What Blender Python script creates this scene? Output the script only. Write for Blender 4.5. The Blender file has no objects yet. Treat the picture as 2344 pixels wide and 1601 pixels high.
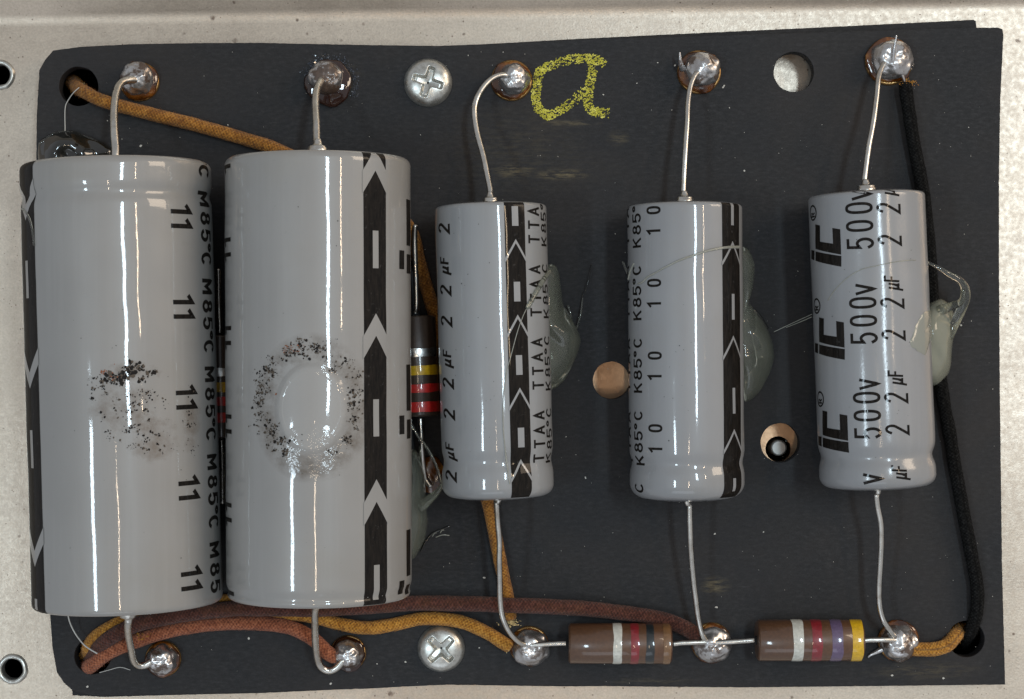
import bpy, bmesh, math, random
from mathutils import Vector, Matrix, noise
random.seed(7)
SC = bpy.context.scene
COL = SC.collection

# ------------------------------------------------------------------ scale
# One layout unit is 0.06 mm (the board is about 13 cm wide); heights z use the
# same unit, z = 0 is the top face of the black board.
U = 0.00006
CX, CY, H = 1172.0, 800.5, 4300.0

# ------------------------------------------------------------------ camera
cam_d = bpy.data.cameras.new('camera')
cam = bpy.data.objects.new('camera', cam_d); COL.objects.link(cam)
cam.location = (0, 0, H * U)
cam_d.sensor_width = 36.0
cam_d.lens = 36.0 * H / 2344.0
cam_d.clip_start = 0.005; cam_d.clip_end = 50
SC.camera = cam

# ------------------------------------------------------------------ room light
w = bpy.data.worlds.new('World'); SC.world = w; w.use_nodes = True
bg = w.node_tree.nodes['Background']
bg.inputs[0].default_value = (0.93, 0.95, 1.0, 1); bg.inputs[1].default_value = 0.40

def lamp(name, loc, aim, sx, sy, power, color, spread=180):
    d = bpy.data.lights.new(name, 'AREA'); d.shape = 'RECTANGLE'
    d.size = sx; d.size_y = sy; d.energy = power; d.color = color
    d.spread = math.radians(spread)
    o = bpy.data.objects.new(name, d); COL.objects.link(o)
    o.location = loc
    z = (Vector(loc) - Vector(aim)).normalized(); y = (Vector((0, 1, 0)) - z * z.y).normalized(); x = y.cross(z)
    o.rotation_euler = Matrix((x, y, z)).transposed().to_euler()
    return o
# two cool ceiling tubes and two narrow warm ones hang over the bench; an unseen soft warm light
# stands to the right; a broad cool fill is added in front to tint wall and board
lamp('tube_lamp', (0.33, 0.14, 1.15), (0, 0, 0), 0.072, 0.36, 3.6, (0.72, 0.89, 1.0))
lamp('tube_lamp', (-0.56, -0.19, 1.05), (0, 0, 0), 0.072, 0.26, 2.2, (0.72, 0.89, 1.0))
lamp('warm_lamp', (0.66, 0.16, 1.05), (0, 0, 0), 0.011, 0.26, 0.8, (1.0, 0.76, 0.52))
lamp('warm_lamp', (0.00, -0.20, 1.10), (0, 0, 0), 0.010, 0.26, 0.5, (1.0, 0.78, 0.56))
lamp('soft_warm_light', (0.85, 0.34, 0.50), (0, 0, 0), 0.40, 0.40, 4.1, (1.0, 0.80, 0.60))
lamp('cool_fill_light', (-0.3, -1.55, 1.2), (0, 0, 0), 1.3, 0.7, 3.5, (0.80, 0.89, 1.0))

SC.view_settings.view_transform = 'Standard'
SC.view_settings.look = 'None'
SC.view_settings.exposure = -0.04
SC.view_settings.gamma = 1.0
SC.view_settings.use_curve_mapping = False
SC.cycles.max_bounces = 10
SC.cycles.transparent_max_bounces = 12

# ------------------------------------------------------------------ helpers
def W(px, py, z=0.0):
    """A point seen at (px, py) that stands at height z, in metres."""
    k = (H - z) / H
    return Vector(((px - CX) * k * U, (CY - py) * k * U, z * U))

def tag(o, label=None, cat=None, group=None, kind=None):
    if label: o['label'] = label
    if cat: o['category'] = cat
    if group: o['group'] = group
    if kind: o['kind'] = kind
    return o

def empty(name, loc):
    o = bpy.data.objects.new(name, None); COL.objects.link(o)
    o.location = loc; o.empty_display_size = 0.005
    return o

class MB:
    def __init__(s): s.v = []; s.f = []; s.uv = {}; s.mi = []
    def add(s, v, f, mi=0):
        b = len(s.v); s.v += [Vector(p) for p in v]
        for q in f: s.f.append([b + i for i in q]); s.mi.append(mi)
        return b
    def build(s, name, mats, parent=None, smooth=True, origin=None):
        if origin is None:
            if parent is not None: origin = parent.matrix_world_loc if False else PLOC.get(parent.name, Vector((0,0,0)))
            else: origin = Vector((0, 0, 0))
        me = bpy.data.meshes.new(name)
        me.from_pydata([tuple(p - origin) for p in s.v], [], s.f)
        if not isinstance(mats, (list, tuple)): mats = [mats]
        for m in mats: me.materials.append(m)
        if len(mats) > 1:
            for p, i in zip(me.polygons, s.mi): p.material_index = i
        if s.uv:
            ul = me.uv_layers.new(name='UVMap')
            for p in me.polygons:
                for li, vi in zip(p.loop_indices, p.vertices):
                    ul.data[li].uv = s.uv.get(vi, (0, 0))
        if smooth:
            for p in me.polygons: p.use_smooth = True
        me.update()
        o = bpy.data.objects.new(name, me); COL.objects.link(o)
        if parent is not None:
            o.parent = parent
            PLOC[o.name] = origin
        else:
            o.location = origin
            PLOC[o.name] = origin
        return o
PLOC = {}          # world origin of every object that parents something

def thing(name, loc, label, cat, group=None):
    o = empty(name, loc); PLOC[o.name] = Vector(loc)
    return tag(o, label, cat, group)

def fleck(mb, c, ex, ey, size, rnd=random, n=None):
    """a small irregular flake lying in the plane (ex, ey)"""
    n = n or rnd.randint(4, 7); a0 = rnd.random() * 6.28; st = rnd.uniform(0.5, 1.0)
    rot = rnd.random() * 3.14
    vs = []
    for i in range(n):
        a = a0 + i * 6.283 / n; r = size * rnd.uniform(0.55, 1.25)
        x, y = r * math.cos(a), r * math.sin(a) * st
        vs.append(c + ex * (x * math.cos(rot) - y * math.sin(rot)) + ey * (x * math.sin(rot) + y * math.cos(rot)))
    mb.add(vs, [list(range(n))])

def catmull(pts, step):
    P = [Vector(p) for p in pts]
    P = [P[0] * 2 - P[1]] + P + [P[-1] * 2 - P[-2]]
    out = []
    for i in range(1, len(P) - 2):
        p0, p1, p2, p3 = P[i-1], P[i], P[i+1], P[i+2]
        n = max(2, int((p2 - p1).length / step))
        for k in range(n):
            t = k / n
            out.append(0.5 * ((2*p1) + (p2-p0)*t + (2*p0-5*p1+4*p2-p3)*t*t + (3*p1-p0-3*p2+p3)*t*t*t))
    out.append(P[-2]); return out

def tube(mb, pts, rad, n=14, step=6*U, wob=0.0, taper=None, seed=0, capround=True):
    """a tube along world points; rad in metres; returns the frames along it"""
    path = catmull(pts, step)
    T = [(path[min(i+1, len(path)-1)] - path[max(i-1, 0)]).normalized() for i in range(len(path))]
    ref = Vector((0, 0, 1)) if abs(T[0].z) < 0.9 else Vector((1, 0, 0))
    nrm = (ref - T[0] * ref.dot(T[0])).normalized()
    frames = []; L = 0; b0 = len(mb.v); m = len(path)
    for i, p in enumerate(path):
        if i: L += (p - path[i-1]).length
        nrm = (nrm - T[i] * nrm.dot(T[i])).normalized(); bn = T[i].cross(nrm)
        r = rad * (taper(i / (m - 1)) if taper else 1)
        if wob: r *= 1 + wob * noise.noise(Vector((L / rad * 0.35, seed, 0)))
        off = Vector((0, 0, 0))
        if wob: off = (nrm * noise.noise(Vector((L/rad*0.18, seed+5, 0))) + bn * noise.noise(Vector((L/rad*0.18, seed+9, 0)))) * rad * wob
        frames.append((p + off, T[i], nrm.copy(), bn, r, L))
        for k in range(n):
            a = 6.28318 * k / n
            rr = r * (1 + (wob * 0.5 * noise.noise(Vector((L/rad*1.2, math.cos(a)*1.5 + seed, math.sin(a)*1.5))) if wob else 0))
            idx = len(mb.v)
            mb.v.append(p + off + nrm * (rr * math.cos(a)) + bn * (rr * math.sin(a)))
            mb.uv[idx] = (L / U / 100, k / n)
    for i in range(m - 1):
        for k in range(n):
            a = b0 + i*n + k; b = b0 + i*n + (k+1) % n
            mb.f.append([a, b, b + n, a + n]); mb.mi.append(0)
    for e, i in ((-1, 0), (1, m-1)):
        p, t, nn, bn, r, L = frames[i]
        rings = [b0 + i*n + k for k in range(n)]
        if capround:
            for q in (0.5, 0.85):
                c2 = math.sqrt(1 - q*q); b = len(mb.v)
                for k in range(n):
                    a = 6.28318*k/n
                    mb.v.append(p + t*(e*r*q*0.7) + nn*(r*c2*math.cos(a)) + bn*(r*c2*math.sin(a)))
                    mb.uv[b+k] = (L/U/100, k/n)
                for k in range(n):
                    f = [rings[k], rings[(k+1) % n], b+(k+1) % n, b+k]
                    mb.f.append(f if e > 0 else f[::-1]); mb.mi.append(0)
                rings = [b + k for k in range(n)]
        mb.f.append(rings if e > 0 else rings[::-1]); mb.mi.append(0)
    return frames

def lathe(mb, A, axis, ex, ez, prof, n=48, jit=None, mi=0):
    """rings round A + axis*s with radius r for (s, r) in prof"""
    b0 = len(mb.v)
    for s, r in prof:
        for k in range(n):
            a = 6.28318 * k / n
            rr = r * (jit(s, a) if jit else 1)
            mb.v.append(A + axis*s + ex*(rr*math.sin(a)) + ez*(rr*math.cos(a)))
    for i in range(len(prof) - 1):
        for k in range(n):
            a = b0 + i*n + k; b = b0 + i*n + (k+1) % n
            mb.f.append([a, b, b+n, a+n]); mb.mi.append(mi)
    mb.f.append([b0 + k for k in range(n)][::-1]); mb.mi.append(mi)
    e = b0 + (len(prof)-1)*n
    mb.f.append([e + k for k in range(n)]); mb.mi.append(mi)

def flat_fill(outer, holes, z_top, thick, bevel=0.0):
    """a sheet cut from an outline with holes (px lists at the sheet's own height) as an MB"""
    cu = bpy.data.curves.new('tmp', 'CURVE'); cu.dimensions = '2D'; cu.fill_mode = 'BOTH'
    cu.extrude = thick * U / 2; cu.bevel_depth = bevel * U; cu.bevel_resolution = 1
    for loop in [outer] + holes:
        s = cu.splines.new('POLY'); s.points.add(len(loop) - 1)
        for p, (x, y) in zip(s.points, loop):
            q = W(x, y, z_top); p.co = (q.x, q.y, 0, 1)
        s.use_cyclic_u = True
    o = bpy.data.objects.new('tmp', cu); COL.objects.link(o)
    dg = bpy.context.evaluated_depsgraph_get()
    me = bpy.data.meshes.new_from_object(o.evaluated_get(dg))
    mb = MB(); zc = (z_top - thick/2 - bevel) * U
    mb.v = [v.co + Vector((0, 0, zc)) for v in me.vertices]
    mb.f = [list(p.vertices) for p in me.polygons]; mb.mi = [0]*len(mb.f)
    bpy.data.objects.remove(o); bpy.data.curves.remove(cu); bpy.data.meshes.remove(me)
    return mb

def circ(cx, cy, r, n=40, jit=0.0, sd=0):
    return [(cx + r*(1+jit*noise.noise(Vector((math.cos(6.283*i/n)*2, math.sin(6.283*i/n)*2, sd))))*math.cos(6.28318*i/n),
             cy + r*(1+jit*noise.noise(Vector((math.cos(6.283*i/n)*2, math.sin(6.283*i/n)*2, sd))))*math.sin(6.28318*i/n)) for i in range(n)]

def rough_loop(pts, step, amp, sd=0):
    out = []
    for i, (x0, y0) in enumerate(pts):
        x1, y1 = pts[(i+1) % len(pts)]
        d = math.hypot(x1-x0, y1-y0); n = max(1, int(d/step))
        for k in range(n):
            t = k/n; a = amp if k else 0
            j = noise.noise(Vector((out.__len__()*0.83, sd, 0)))
            out.append((x0+(x1-x0)*t - (y1-y0)/d*j*a, y0+(y1-y0)*t + (x1-x0)/d*j*a))
    return out

# ------------------------------------------------------------------ materials
class NT:
    def __init__(s, name):
        s.m = bpy.data.materials.new(name); s.m.use_nodes = True
        s.t = s.m.node_tree; s.b = s.t.nodes['Principled BSDF']
        s.tc = s.t.nodes.new('ShaderNodeTexCoord')
    def n(s, typ, **kw):
        x = s.t.nodes.new(typ)
        for k, v in kw.items(): setattr(x, k, v)
        return x
    def l(s, a, b): s.t.links.new(a, b)
    def set(s, **kw):
        names = dict(base='Base Color', rough='Roughness', metal='Metallic', coat='Coat Weight', coatr='Coat Roughness',
                     trans='Transmission Weight', ior='IOR', sub='Subsurface Weight', spec='Specular IOR Level', alpha='Alpha',
                     subr='Subsurface Radius', subs='Subsurface Scale', sheen='Sheen Weight', sheenr='Sheen Roughness')
        for k, v in kw.items():
            i = s.b.inputs[names[k]]
            if isinstance(v, bpy.types.NodeSocket): s.l(v, i)
            else: i.default_value = (*v, 1) if (isinstance(v, tuple) and len(v) == 3 and i.type == 'RGBA') else v
        return s
    def noise(s, scale, detail=4, rough=0.55, vec=None, stretch=None):
        x = s.n('ShaderNodeTexNoise'); x.inputs['Scale'].default_value = scale
        x.inputs['Detail'].default_value = detail; x.inputs['Roughness'].default_value = rough
        v = vec or s.tc.outputs['Object']
        if stretch:
            mp = s.n('ShaderNodeMapping'); mp.inputs['Scale'].default_value = stretch
            s.l(v, mp.inputs['Vector']); v = mp.outputs[0]
        s.l(v, x.inputs['Vector']); return x.outputs['Fac']
    def ramp(s, fac, stops):
        r = s.n('ShaderNodeValToRGB'); e = r.color_ramp.elements
        while len(e) < len(stops): e.new(0.5)
        for q, (p, c) in zip(e, stops): q.position = p; q.color = (*c, 1) if isinstance(c, tuple) else (c, c, c, 1)
        s.l(fac, r.inputs[0]); return r.outputs[0]
    def mix(s, fac, a, b, mode='MIX'):
        x = s.n('ShaderNodeMix', data_type='RGBA', blend_type=mode)
        for sock, v in ((x.inputs[0], fac), (x.inputs[6], a), (x.inputs[7], b)):
            if isinstance(v, bpy.types.NodeSocket): s.l(v, sock)
            elif isinstance(v, tuple): sock.default_value = (*v, 1)
            else: sock.default_value = v
        return x.outputs[2]
    def math(s, op, a, b=0.0, c=0.0, clamp=False):
        x = s.n('ShaderNodeMath', operation=op, use_clamp=clamp)
        for i, v in enumerate((a, b, c)):
            if isinstance(v, bpy.types.NodeSocket): s.l(v, x.inputs[i])
            else: x.inputs[i].default_value = v
        return x.outputs[0]
    def bump(s, h, dist, strength=1.0, prev=None):
        b = s.n('ShaderNodeBump'); b.inputs['Distance'].default_value = dist; b.inputs['Strength'].default_value = strength
        s.l(h, b.inputs['Height'])
        if prev is not None: s.l(prev, b.inputs['Normal'])
        return b.outputs[0]
    def normal(s, nrm): s.l(nrm, s.b.inputs['Normal']); return s
    def coatnormal(s, nrm): s.l(nrm, s.b.inputs['Coat Normal']); return s
    def xyz(s):
        x = s.n('ShaderNodeSeparateXYZ'); s.l(s.tc.outputs['Object'], x.inputs[0]); return x.outputs
    def blot(s, cx, cy, rx, ry):
        """soft mask round a point of the object, local metres"""
        o = s.xyz()
        dx = s.math('DIVIDE', s.math('SUBTRACT', o[0], cx), rx); dy = s.math('DIVIDE', s.math('SUBTRACT', o[1], cy), ry)
        d = s.math('SQRT', s.math('ADD', s.math('MULTIPLY', dx, dx), s.math('MULTIPLY', dy, dy)))
        return s.math('SUBTRACT', 1.0, d, clamp=True)

def simple(name, base, rough=0.5, metal=0.0, **kw):
    return NT(name).set(base=base, rough=rough, metal=metal, **kw).m

def chassis_mat():
    m = NT('plated_steel')
    big = m.noise(24, 3, 0.6); med = m.noise(420, 5, 0.65); fine = m.noise(3400, 3, 0.7); pits = m.noise(5200, 2, 0.6)
    base = m.ramp(big, [(0.30, (0.47, 0.395, 0.32)), (0.55, (0.575, 0.490, 0.40)), (0.8, (0.64, 0.548, 0.455))])
    base = m.mix(m.ramp(med, [(0.32, 0.0), (0.62, 1.0)]), m.mix(0.14, base, (0.30, 0.25, 0.21)), base)
    base = m.mix(m.math('MULTIPLY', m.ramp(fine, [(0.3, 1.0), (0.66, 0.0)]), 0.34), base, (0.23, 0.195, 0.16))
    tot = None
    for sc, sd, lo in ((240, 110, 0.53), (420, 150, 0.50), (800, 90, 0.47), (1300, 120, 0.45)):
        vo = m.n('ShaderNodeTexVoronoi'); vo.inputs['Scale'].default_value = sc; m.l(m.tc.outputs['Object'], vo.inputs['Vector'])
        keep = m.ramp(m.noise(sd, 2), [(lo, 0.0), (lo + 0.08, 1.0)])
        sp = m.math('MULTIPLY', m.ramp(m.math('ADD', vo.outputs['Distance'], m.math('MULTIPLY', m.noise(2600, 2), 0.16)), [(0.13, 1.0), (0.20, 0.0)]), keep)
        tot = sp if tot is None else m.math('MAXIMUM', tot, sp)
    base = m.mix(m.math('MULTIPLY', tot, 0.8), base, (0.085, 0.05, 0.035))
    for px, py in ((1400, 871), (1786, 1014)):              # copper-brown patches below two of the holes
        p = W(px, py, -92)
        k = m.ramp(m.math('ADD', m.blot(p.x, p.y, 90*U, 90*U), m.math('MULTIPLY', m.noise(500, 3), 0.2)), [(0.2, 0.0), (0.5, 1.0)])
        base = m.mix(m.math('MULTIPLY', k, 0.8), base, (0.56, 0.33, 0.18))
    blotch = m.ramp(m.noise(70, 4, 0.6), [(0.58, 0.0), (0.64, 1.0)])
    base = m.mix(m.math('MULTIPLY', blotch, 0.16), base, (0.26, 0.21, 0.175))
    m.set(base=base, metal=0.80, rough=m.ramp(m.noise(1500, 4), [(0.3, 0.34), (0.7, 0.46)]))
    m.normal(m.bump(fine, 0.000025, 0.6, m.bump(pits, 0.00001, 0.5)))
    return m.m

def board_mat():
    m = NT('vulcanised_fibre')
    fib = m.noise(2000, 6, 0.72, stretch=(0.5, 1.2, 1)); fine = m.noise(5200, 3, 0.7); big = m.noise(45, 3)
    base = m.ramp(fib, [(0.34, (0.011, 0.0115, 0.0128)), (0.52, (0.0185, 0.019, 0.0208)), (0.70, (0.033, 0.033, 0.0355))])
    base = m.mix(m.math('MULTIPLY', m.ramp(big, [(0.38, 0.0), (0.66, 1.0)]), 0.55), base, (0.030, 0.0255, 0.0235))
    base = m.mix(m.math('MULTIPLY', m.ramp(m.noise(110, 5, 0.7), [(0.42, 0.0), (0.75, 1.0)]), 0.45), base, (0.012, 0.014, 0.018))
    scr = m.ramp(m.noise(1100, 4, 0.7, stretch=(0.12, 1.6, 1)), [(0.64, 0.0), (0.74, 1.0)])
    base = m.mix(m.math('MULTIPLY', scr, 0.22), base, (0.085, 0.085, 0.088))
    # rubbed chalk and scuffs
    tot = None
    for px, py, rx, ry, k in ((1178, 392, 60, 20, .9), (1285, 400, 75, 16, 1.0), (1415, 317, 30, 22, .5), (1305, 282, 80, 9, .7),
                              (1638, 1342, 40, 26, .8), (1180, 345, 190, 130, .16), (1490, 1560, 130, 10, .35), (2110, 1535, 160, 26, .3),
                              (800, 175, 40, 45, .15), (1210, 380, 240, 70, .12)):
        p = W(px, py)
        b = m.math('MULTIPLY', m.blot(p.x, p.y, rx*U, ry*U), k)
        tot = b if tot is None else m.math('MAXIMUM', tot, b)
    streak = m.ramp(m.noise(1900, 4, 0.7, stretch=(0.22, 1.2, 1)), [(0.42, 0.0), (0.66, 1.0)])
    base = m.mix(m.math('MULTIPLY', m.math('MULTIPLY', tot, streak), 0.45), base, (0.36, 0.29, 0.15))
    m.set(base=base, rough=m.ramp(fine, [(0.3, 0.55), (0.7, 0.78)]), spec=0.25)
    m.normal(m.bump(fib, 0.00003, 0.35, m.bump(fine, 0.00002, 0.5)))
    return m.m

def sleeve_mat(name, base=(0.40, 0.395, 0.385), scorch=None, grainy=0.0, spots=()):
    m = NT(name)
    o = m.xyz()
    c = m.mix(m.ramp(m.noise(90, 3), [(0.35, 0.0), (0.7, 1.0)]), base, tuple(x*0.93 for x in base))
    c = m.mix(m.math('MULTIPLY', m.ramp(m.noise(900, 3, 0.7), [(0.66, 0.0), (0.78, 1.0)]), 0.25), c, tuple(x*0.7 for x in base))
    c = m.mix(m.math('MULTIPLY', m.ramp(m.noise(900, 4, 0.6, stretch=(1, 0.035, 1)), [(0.5, 0.0), (0.75, 1.0)]), 0.22), c, tuple(x*1.22 for x in base))
    c = m.mix(m.math('MULTIPLY', m.ramp(m.noise(55, 4, 0.7), [(0.5, 0.0), (0.72, 1.0)]), 0.30), c, (base[0]*0.92, base[1]*0.86, base[2]*0.74))
    wav = m.noise(120, 2, 0.4, stretch=(1, 0.15, 1)); fine = m.noise(3000, 2)
    nb = m.bump(m.noise(330, 3, 0.6), 0.000012, 0.6, m.bump(wav, 0.00010, 0.14, m.bump(fine, 0.000006, 0.25 + grainy)))
    for sx, sy, rx, ry, col, k in spots:
        c = m.mix(m.math('MULTIPLY', m.ramp(m.math('MULTIPLY', m.math('POWER', m.blot(sx, sy, rx, ry), 0.5), m.noise(420, 5, 0.7)), [(0.30, 0.0), (0.55, 1.0)]), k), c, col)
    rough = 0.38
    if scorch:
        sx, sy, rx, ry = scorch
        ring = m.blot(sx, sy, rx, ry)                       # 1 centre .. 0 rim
        band = m.math('MULTIPLY', m.ramp(ring, [(0.0, 0.0), (0.14, 1.0), (0.34, 1.0), (0.46, 0.0)]), m.ramp(m.noise(330, 5, 0.7), [(0.38, 0.0), (0.68, 1.0)]))
        c = m.mix(m.math('MULTIPLY', band, 0.85), c, (0.105, 0.085, 0.066))
        c = m.mix(m.math('MULTIPLY', m.ramp(ring, [(0.44, 0.0), (0.50, 1.0)]), 0.5), c, tuple(min(1, x*1.18) for x in base))
        foot = m.blot(sx + 3*U, sy - 92*U, 85*U, 60*U)
        wr = m.math('MULTIPLY', m.ramp(foot, [(0.0, 0.0), (0.35, 1.0)]), m.noise(1300, 3, 0.55))
        edge = m.math('MULTIPLY', m.ramp(ring, [(0.40, 0.0), (0.47, 1.0), (0.54, 0.0)]), m.noise(900, 3))
        nb = m.bump(wr, 0.00010, 0.9, m.bump(edge, 0.00010, 0.9, m.bump(m.ramp(ring, [(0.40, 0.0), (0.52, 1.0)]), 0.00018, 0.6, nb)))
    m.set(base=c, rough=rough, spec=0.3, coat=0.85, coatr=0.05 + grainy * 0.10)
    m.normal(nb); m.coatnormal(nb)
    return m.m

def ink_mat():
    m = NT('black_print')
    c = m.ramp(m.noise(2500, 4, 0.7, stretch=(1.5, 0.2, 1)), [(0.35, (0.005, 0.0045, 0.004)), (0.75, (0.020, 0.016, 0.013))])
    c = m.mix(m.math('MULTIPLY', m.ramp(m.noise(1500, 4, 0.7), [(0.62, 0.0), (0.74, 1.0)]), 0.35), c, (0.13, 0.125, 0.12))
    nb = m.bump(m.noise(3000, 2), 0.000006, 0.3)
    m.set(base=c, rough=0.65, spec=0.05, coat=0.25, coatr=0.05).normal(nb)
    return m.m

def cloth_mat(name, c0, c1, c2, dirt=(0.05, 0.03, 0.02), dirtk=0.5, sheen=0.12):
    m = NT(name); uv = m.tc.outputs['UV']
    sep = m.n('ShaderNodeSeparateXYZ'); m.l(uv, sep.inputs[0])
    # braid: two crossing helices
    a = m.math('SINE', m.math('MULTIPLY', m.math('ADD', m.math('MULTIPLY', sep.outputs[0], 13.0), m.math('MULTIPLY', sep.outputs[1], 9.0)), 6.283))
    b = m.math('SINE', m.math('MULTIPLY', m.math('SUBTRACT', m.math('MULTIPLY', sep.outputs[0], 13.0), m.math('MULTIPLY', sep.outputs[1], 9.0)), 6.283))
    nz = m.noise(2300, 4, 0.7)
    h = m.math('ADD', m.math('MULTIPLY', m.math('ADD', a, b), 0.06), nz)
    c = m.ramp(h, [(0.34, c0), (0.52, c1), (0.70, c2)])
    c = m.mix(m.math('MULTIPLY', m.ramp(m.noise(420, 4, 0.65), [(0.48, 0.0), (0.72, 1.0)]), dirtk), c, dirt)
    m.set(base=c, rough=0.92, spec=0.1, sheen=sheen, sheenr=0.6)
    m.normal(m.bump(h, 0.00035, 1.0))
    return m.m

def metal_mat(name, base, r0, r1, scale=1500, bump=0.00003, dirt=None, dirtk=0.6, metal=1.0):
    m = NT(name)
    c = m.mix(m.ramp(m.noise(scale, 4), [(0.35, 0.0), (0.7, 1.0)]), base, tuple(x*0.78 for x in base))
    if dirt: c = m.mix(m.math('MULTIPLY', m.ramp(m.noise(scale*0.5, 4, 0.7), [(0.54, 0.0), (0.66, 1.0)]), dirtk), c, dirt)
    m.set(base=c, metal=metal, rough=m.ramp(m.noise(scale*0.7, 3), [(0.3, r0), (0.7, r1)]))
    m.normal(m.bump(m.noise(scale*0.8, 3), bump, 0.8))
    return m.m

def solder_mat(name, dirtk=0.7, lo=0.52):
    m = NT(name)
    n1 = m.noise(420, 5, 0.65)
    burnt = m.ramp(n1, [(lo, 0.0), (lo + 0.06, 1.0)])
    c = m.mix(m.ramp(m.noise(700, 4), [(0.35, 0.0), (0.7, 1.0)]), (0.66, 0.66, 0.66), (0.42, 0.39, 0.375))
    c = m.mix(m.math('MULTIPLY', burnt, dirtk), c, (0.055, 0.024, 0.008))
    m.set(base=c, metal=m.math('SUBTRACT', 0.9, m.math('MULTIPLY', burnt, 0.7*dirtk)),
          rough=m.ramp(m.noise(600, 3), [(0.3, 0.20), (0.7, 0.38)]), coat=0.3, coatr=0.08)
    m.normal(m.bump(m.noise(200, 2, 0.5), 0.00009, 0.35))
    return m.m

def glue_mat(name, base, trans, rough=0.18):
    m = NT(name)
    c = m.mix(m.ramp(m.noise(260, 3), [(0.35, 0.0), (0.7, 1.0)]), base, tuple(x*0.82 for x in base))
    m.set(base=c, trans=trans, rough=rough, ior=1.46)
    m.normal(m.bump(m.noise(160, 2), 0.00012, 0.25))
    return m.m

M = {}
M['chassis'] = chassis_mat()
M['board'] = board_mat()
M['ink'] = ink_mat()
M['brass'] = metal_mat('eyelet_brass', (0.34, 0.20, 0.075), 0.2, 0.42, dirt=(0.06, 0.025, 0.01), dirtk=0.8, metal=0.8)
M['lead'] = metal_mat('tinned_lead', (0.70, 0.68, 0.63), 0.22, 0.36, scale=700, bump=0.0000015, dirt=(0.50, 0.43, 0.34), dirtk=0.5, metal=1.0)
M['steel'] = metal_mat('screw_steel', (0.62, 0.62, 0.58), 0.24, 0.42, scale=1800, bump=0.00001, dirt=(0.34, 0.30, 0.25), dirtk=0.4, metal=0.85)
M['solder'] = solder_mat('solder', 0.9, 0.49)
M['solder_clean'] = solder_mat('clean_solder', 0.8, 0.55)
M['solder_dirty'] = solder_mat('flux_stained_solder', 0.9, 0.45)
fx = NT('burnt_flux'); fx.set(base=fx.ramp(fx.noise(400, 4), [(0.36, (0.030, 0.008, 0.002)), (0.56, (0.13, 0.040, 0.005)), (0.78, (0.40, 0.17, 0.028))]), rough=0.10, coat=1.0, coatr=0.04)
fx.normal(fx.bump(fx.noise(600, 3), 0.0002, 0.6)); M['flux'] = fx.m
M['flux_hole_dark'] = NT('black_flux_and_hole').set(base=(0.022, 0.007, 0.004), rough=0.08, coat=1.0, coatr=0.03).m
M['ochre'] = cloth_mat('ochre_cotton', (0.17, 0.065, 0.010), (0.36, 0.150, 0.024), (0.50, 0.24, 0.05), (0.10, 0.035, 0.015), 0.6)
M['ochre2'] = cloth_mat('yellow_ochre_cotton', (0.22, 0.085, 0.010), (0.46, 0.205, 0.028), (0.60, 0.31, 0.06), (0.16, 0.06, 0.012), 0.35)
M['maroon'] = cloth_mat('maroon_cotton', (0.040, 0.013, 0.009), (0.082, 0.027, 0.018), (0.14, 0.050, 0.034), (0.10, 0.045, 0.012), 0.3)
M['rust'] = cloth_mat('rust_red_cotton', (0.15, 0.042, 0.020), (0.33, 0.105, 0.048), (0.46, 0.17, 0.085), (0.13, 0.03, 0.018), 0.45)
M['blackcloth'] = cloth_mat('black_cotton', (0.004, 0.004, 0.004), (0.009, 0.009, 0.009), (0.024, 0.024, 0.023), (0.012, 0.012, 0.011), 0.25, 0.0)
M['fray'] = simple('frayed_cotton', (0.62, 0.47, 0.22), 0.95)
M['glue'] = glue_mat('hot_glue', (0.74, 0.76, 0.64), 0.88, 0.06)
M['glue_milky'] = glue_mat('milky_hot_glue', (0.60, 0.62, 0.50), 0.62, 0.06)
M['glue_clear'] = glue_mat('clear_hot_glue', (0.92, 0.94, 0.86), 0.97, 0.04)
M['glue_dark'] = NT('dark_glue').set(base=(0.012, 0.012, 0.010), rough=0.07, coat=1.0, coatr=0.03).m
M['strand'] = NT('glue_strand').set(base=(0.55, 0.55, 0.48), rough=0.25, trans=0.6).m
M['hair'] = simple('grey_fibre', (0.50, 0.49, 0.46), 0.5)
M['dust'] = simple('dust', (0.52, 0.50, 0.45), 0.9)
ck = NT('yellow_chalk'); ck.set(base=ck.ramp(ck.noise(900, 4, 0.7), [(0.32, (0.26, 0.24, 0.03)), (0.5, (0.52, 0.48, 0.05)), (0.68, (0.72, 0.68, 0.16))]), rough=0.95); M['chalk'] = ck.m
M['void'] = simple('dark_void', (0.004, 0.004, 0.004), 0.9)
M['char'] = NT('charred_residue').set(base=(0.010, 0.008, 0.007), rough=0.6, spec=0.15).m
M['soot'] = NT('brown_soot').set(base=(0.085, 0.068, 0.053), rough=0.6, spec=0.15).m
M['rustchar'] = simple('brown_residue', (0.20, 0.06, 0.018), 0.5)
M['seal'] = simple('grey_seal', (0.20, 0.20, 0.20), 0.5)
def resin(name, base, k=0.5):
    m = NT(name)
    m.set(base=m.ramp(m.noise(2500, 4), [(0.3, tuple(x*0.8 for x in base)), (0.7, tuple(x*1.12 for x in base))]), rough=0.40, coat=k+0.3, coatr=0.07)
    m.normal(m.bump(m.noise(420, 4), 0.00005, 0.35, m.bump(m.noise(1600, 3), 0.00002, 0.5))); return m.m
M['resin'] = resin('brown_phenolic', (0.092, 0.041, 0.018)); M['resin_dark'] = resin('dark_brown_phenolic', (0.045, 0.028, 0.019))
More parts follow.
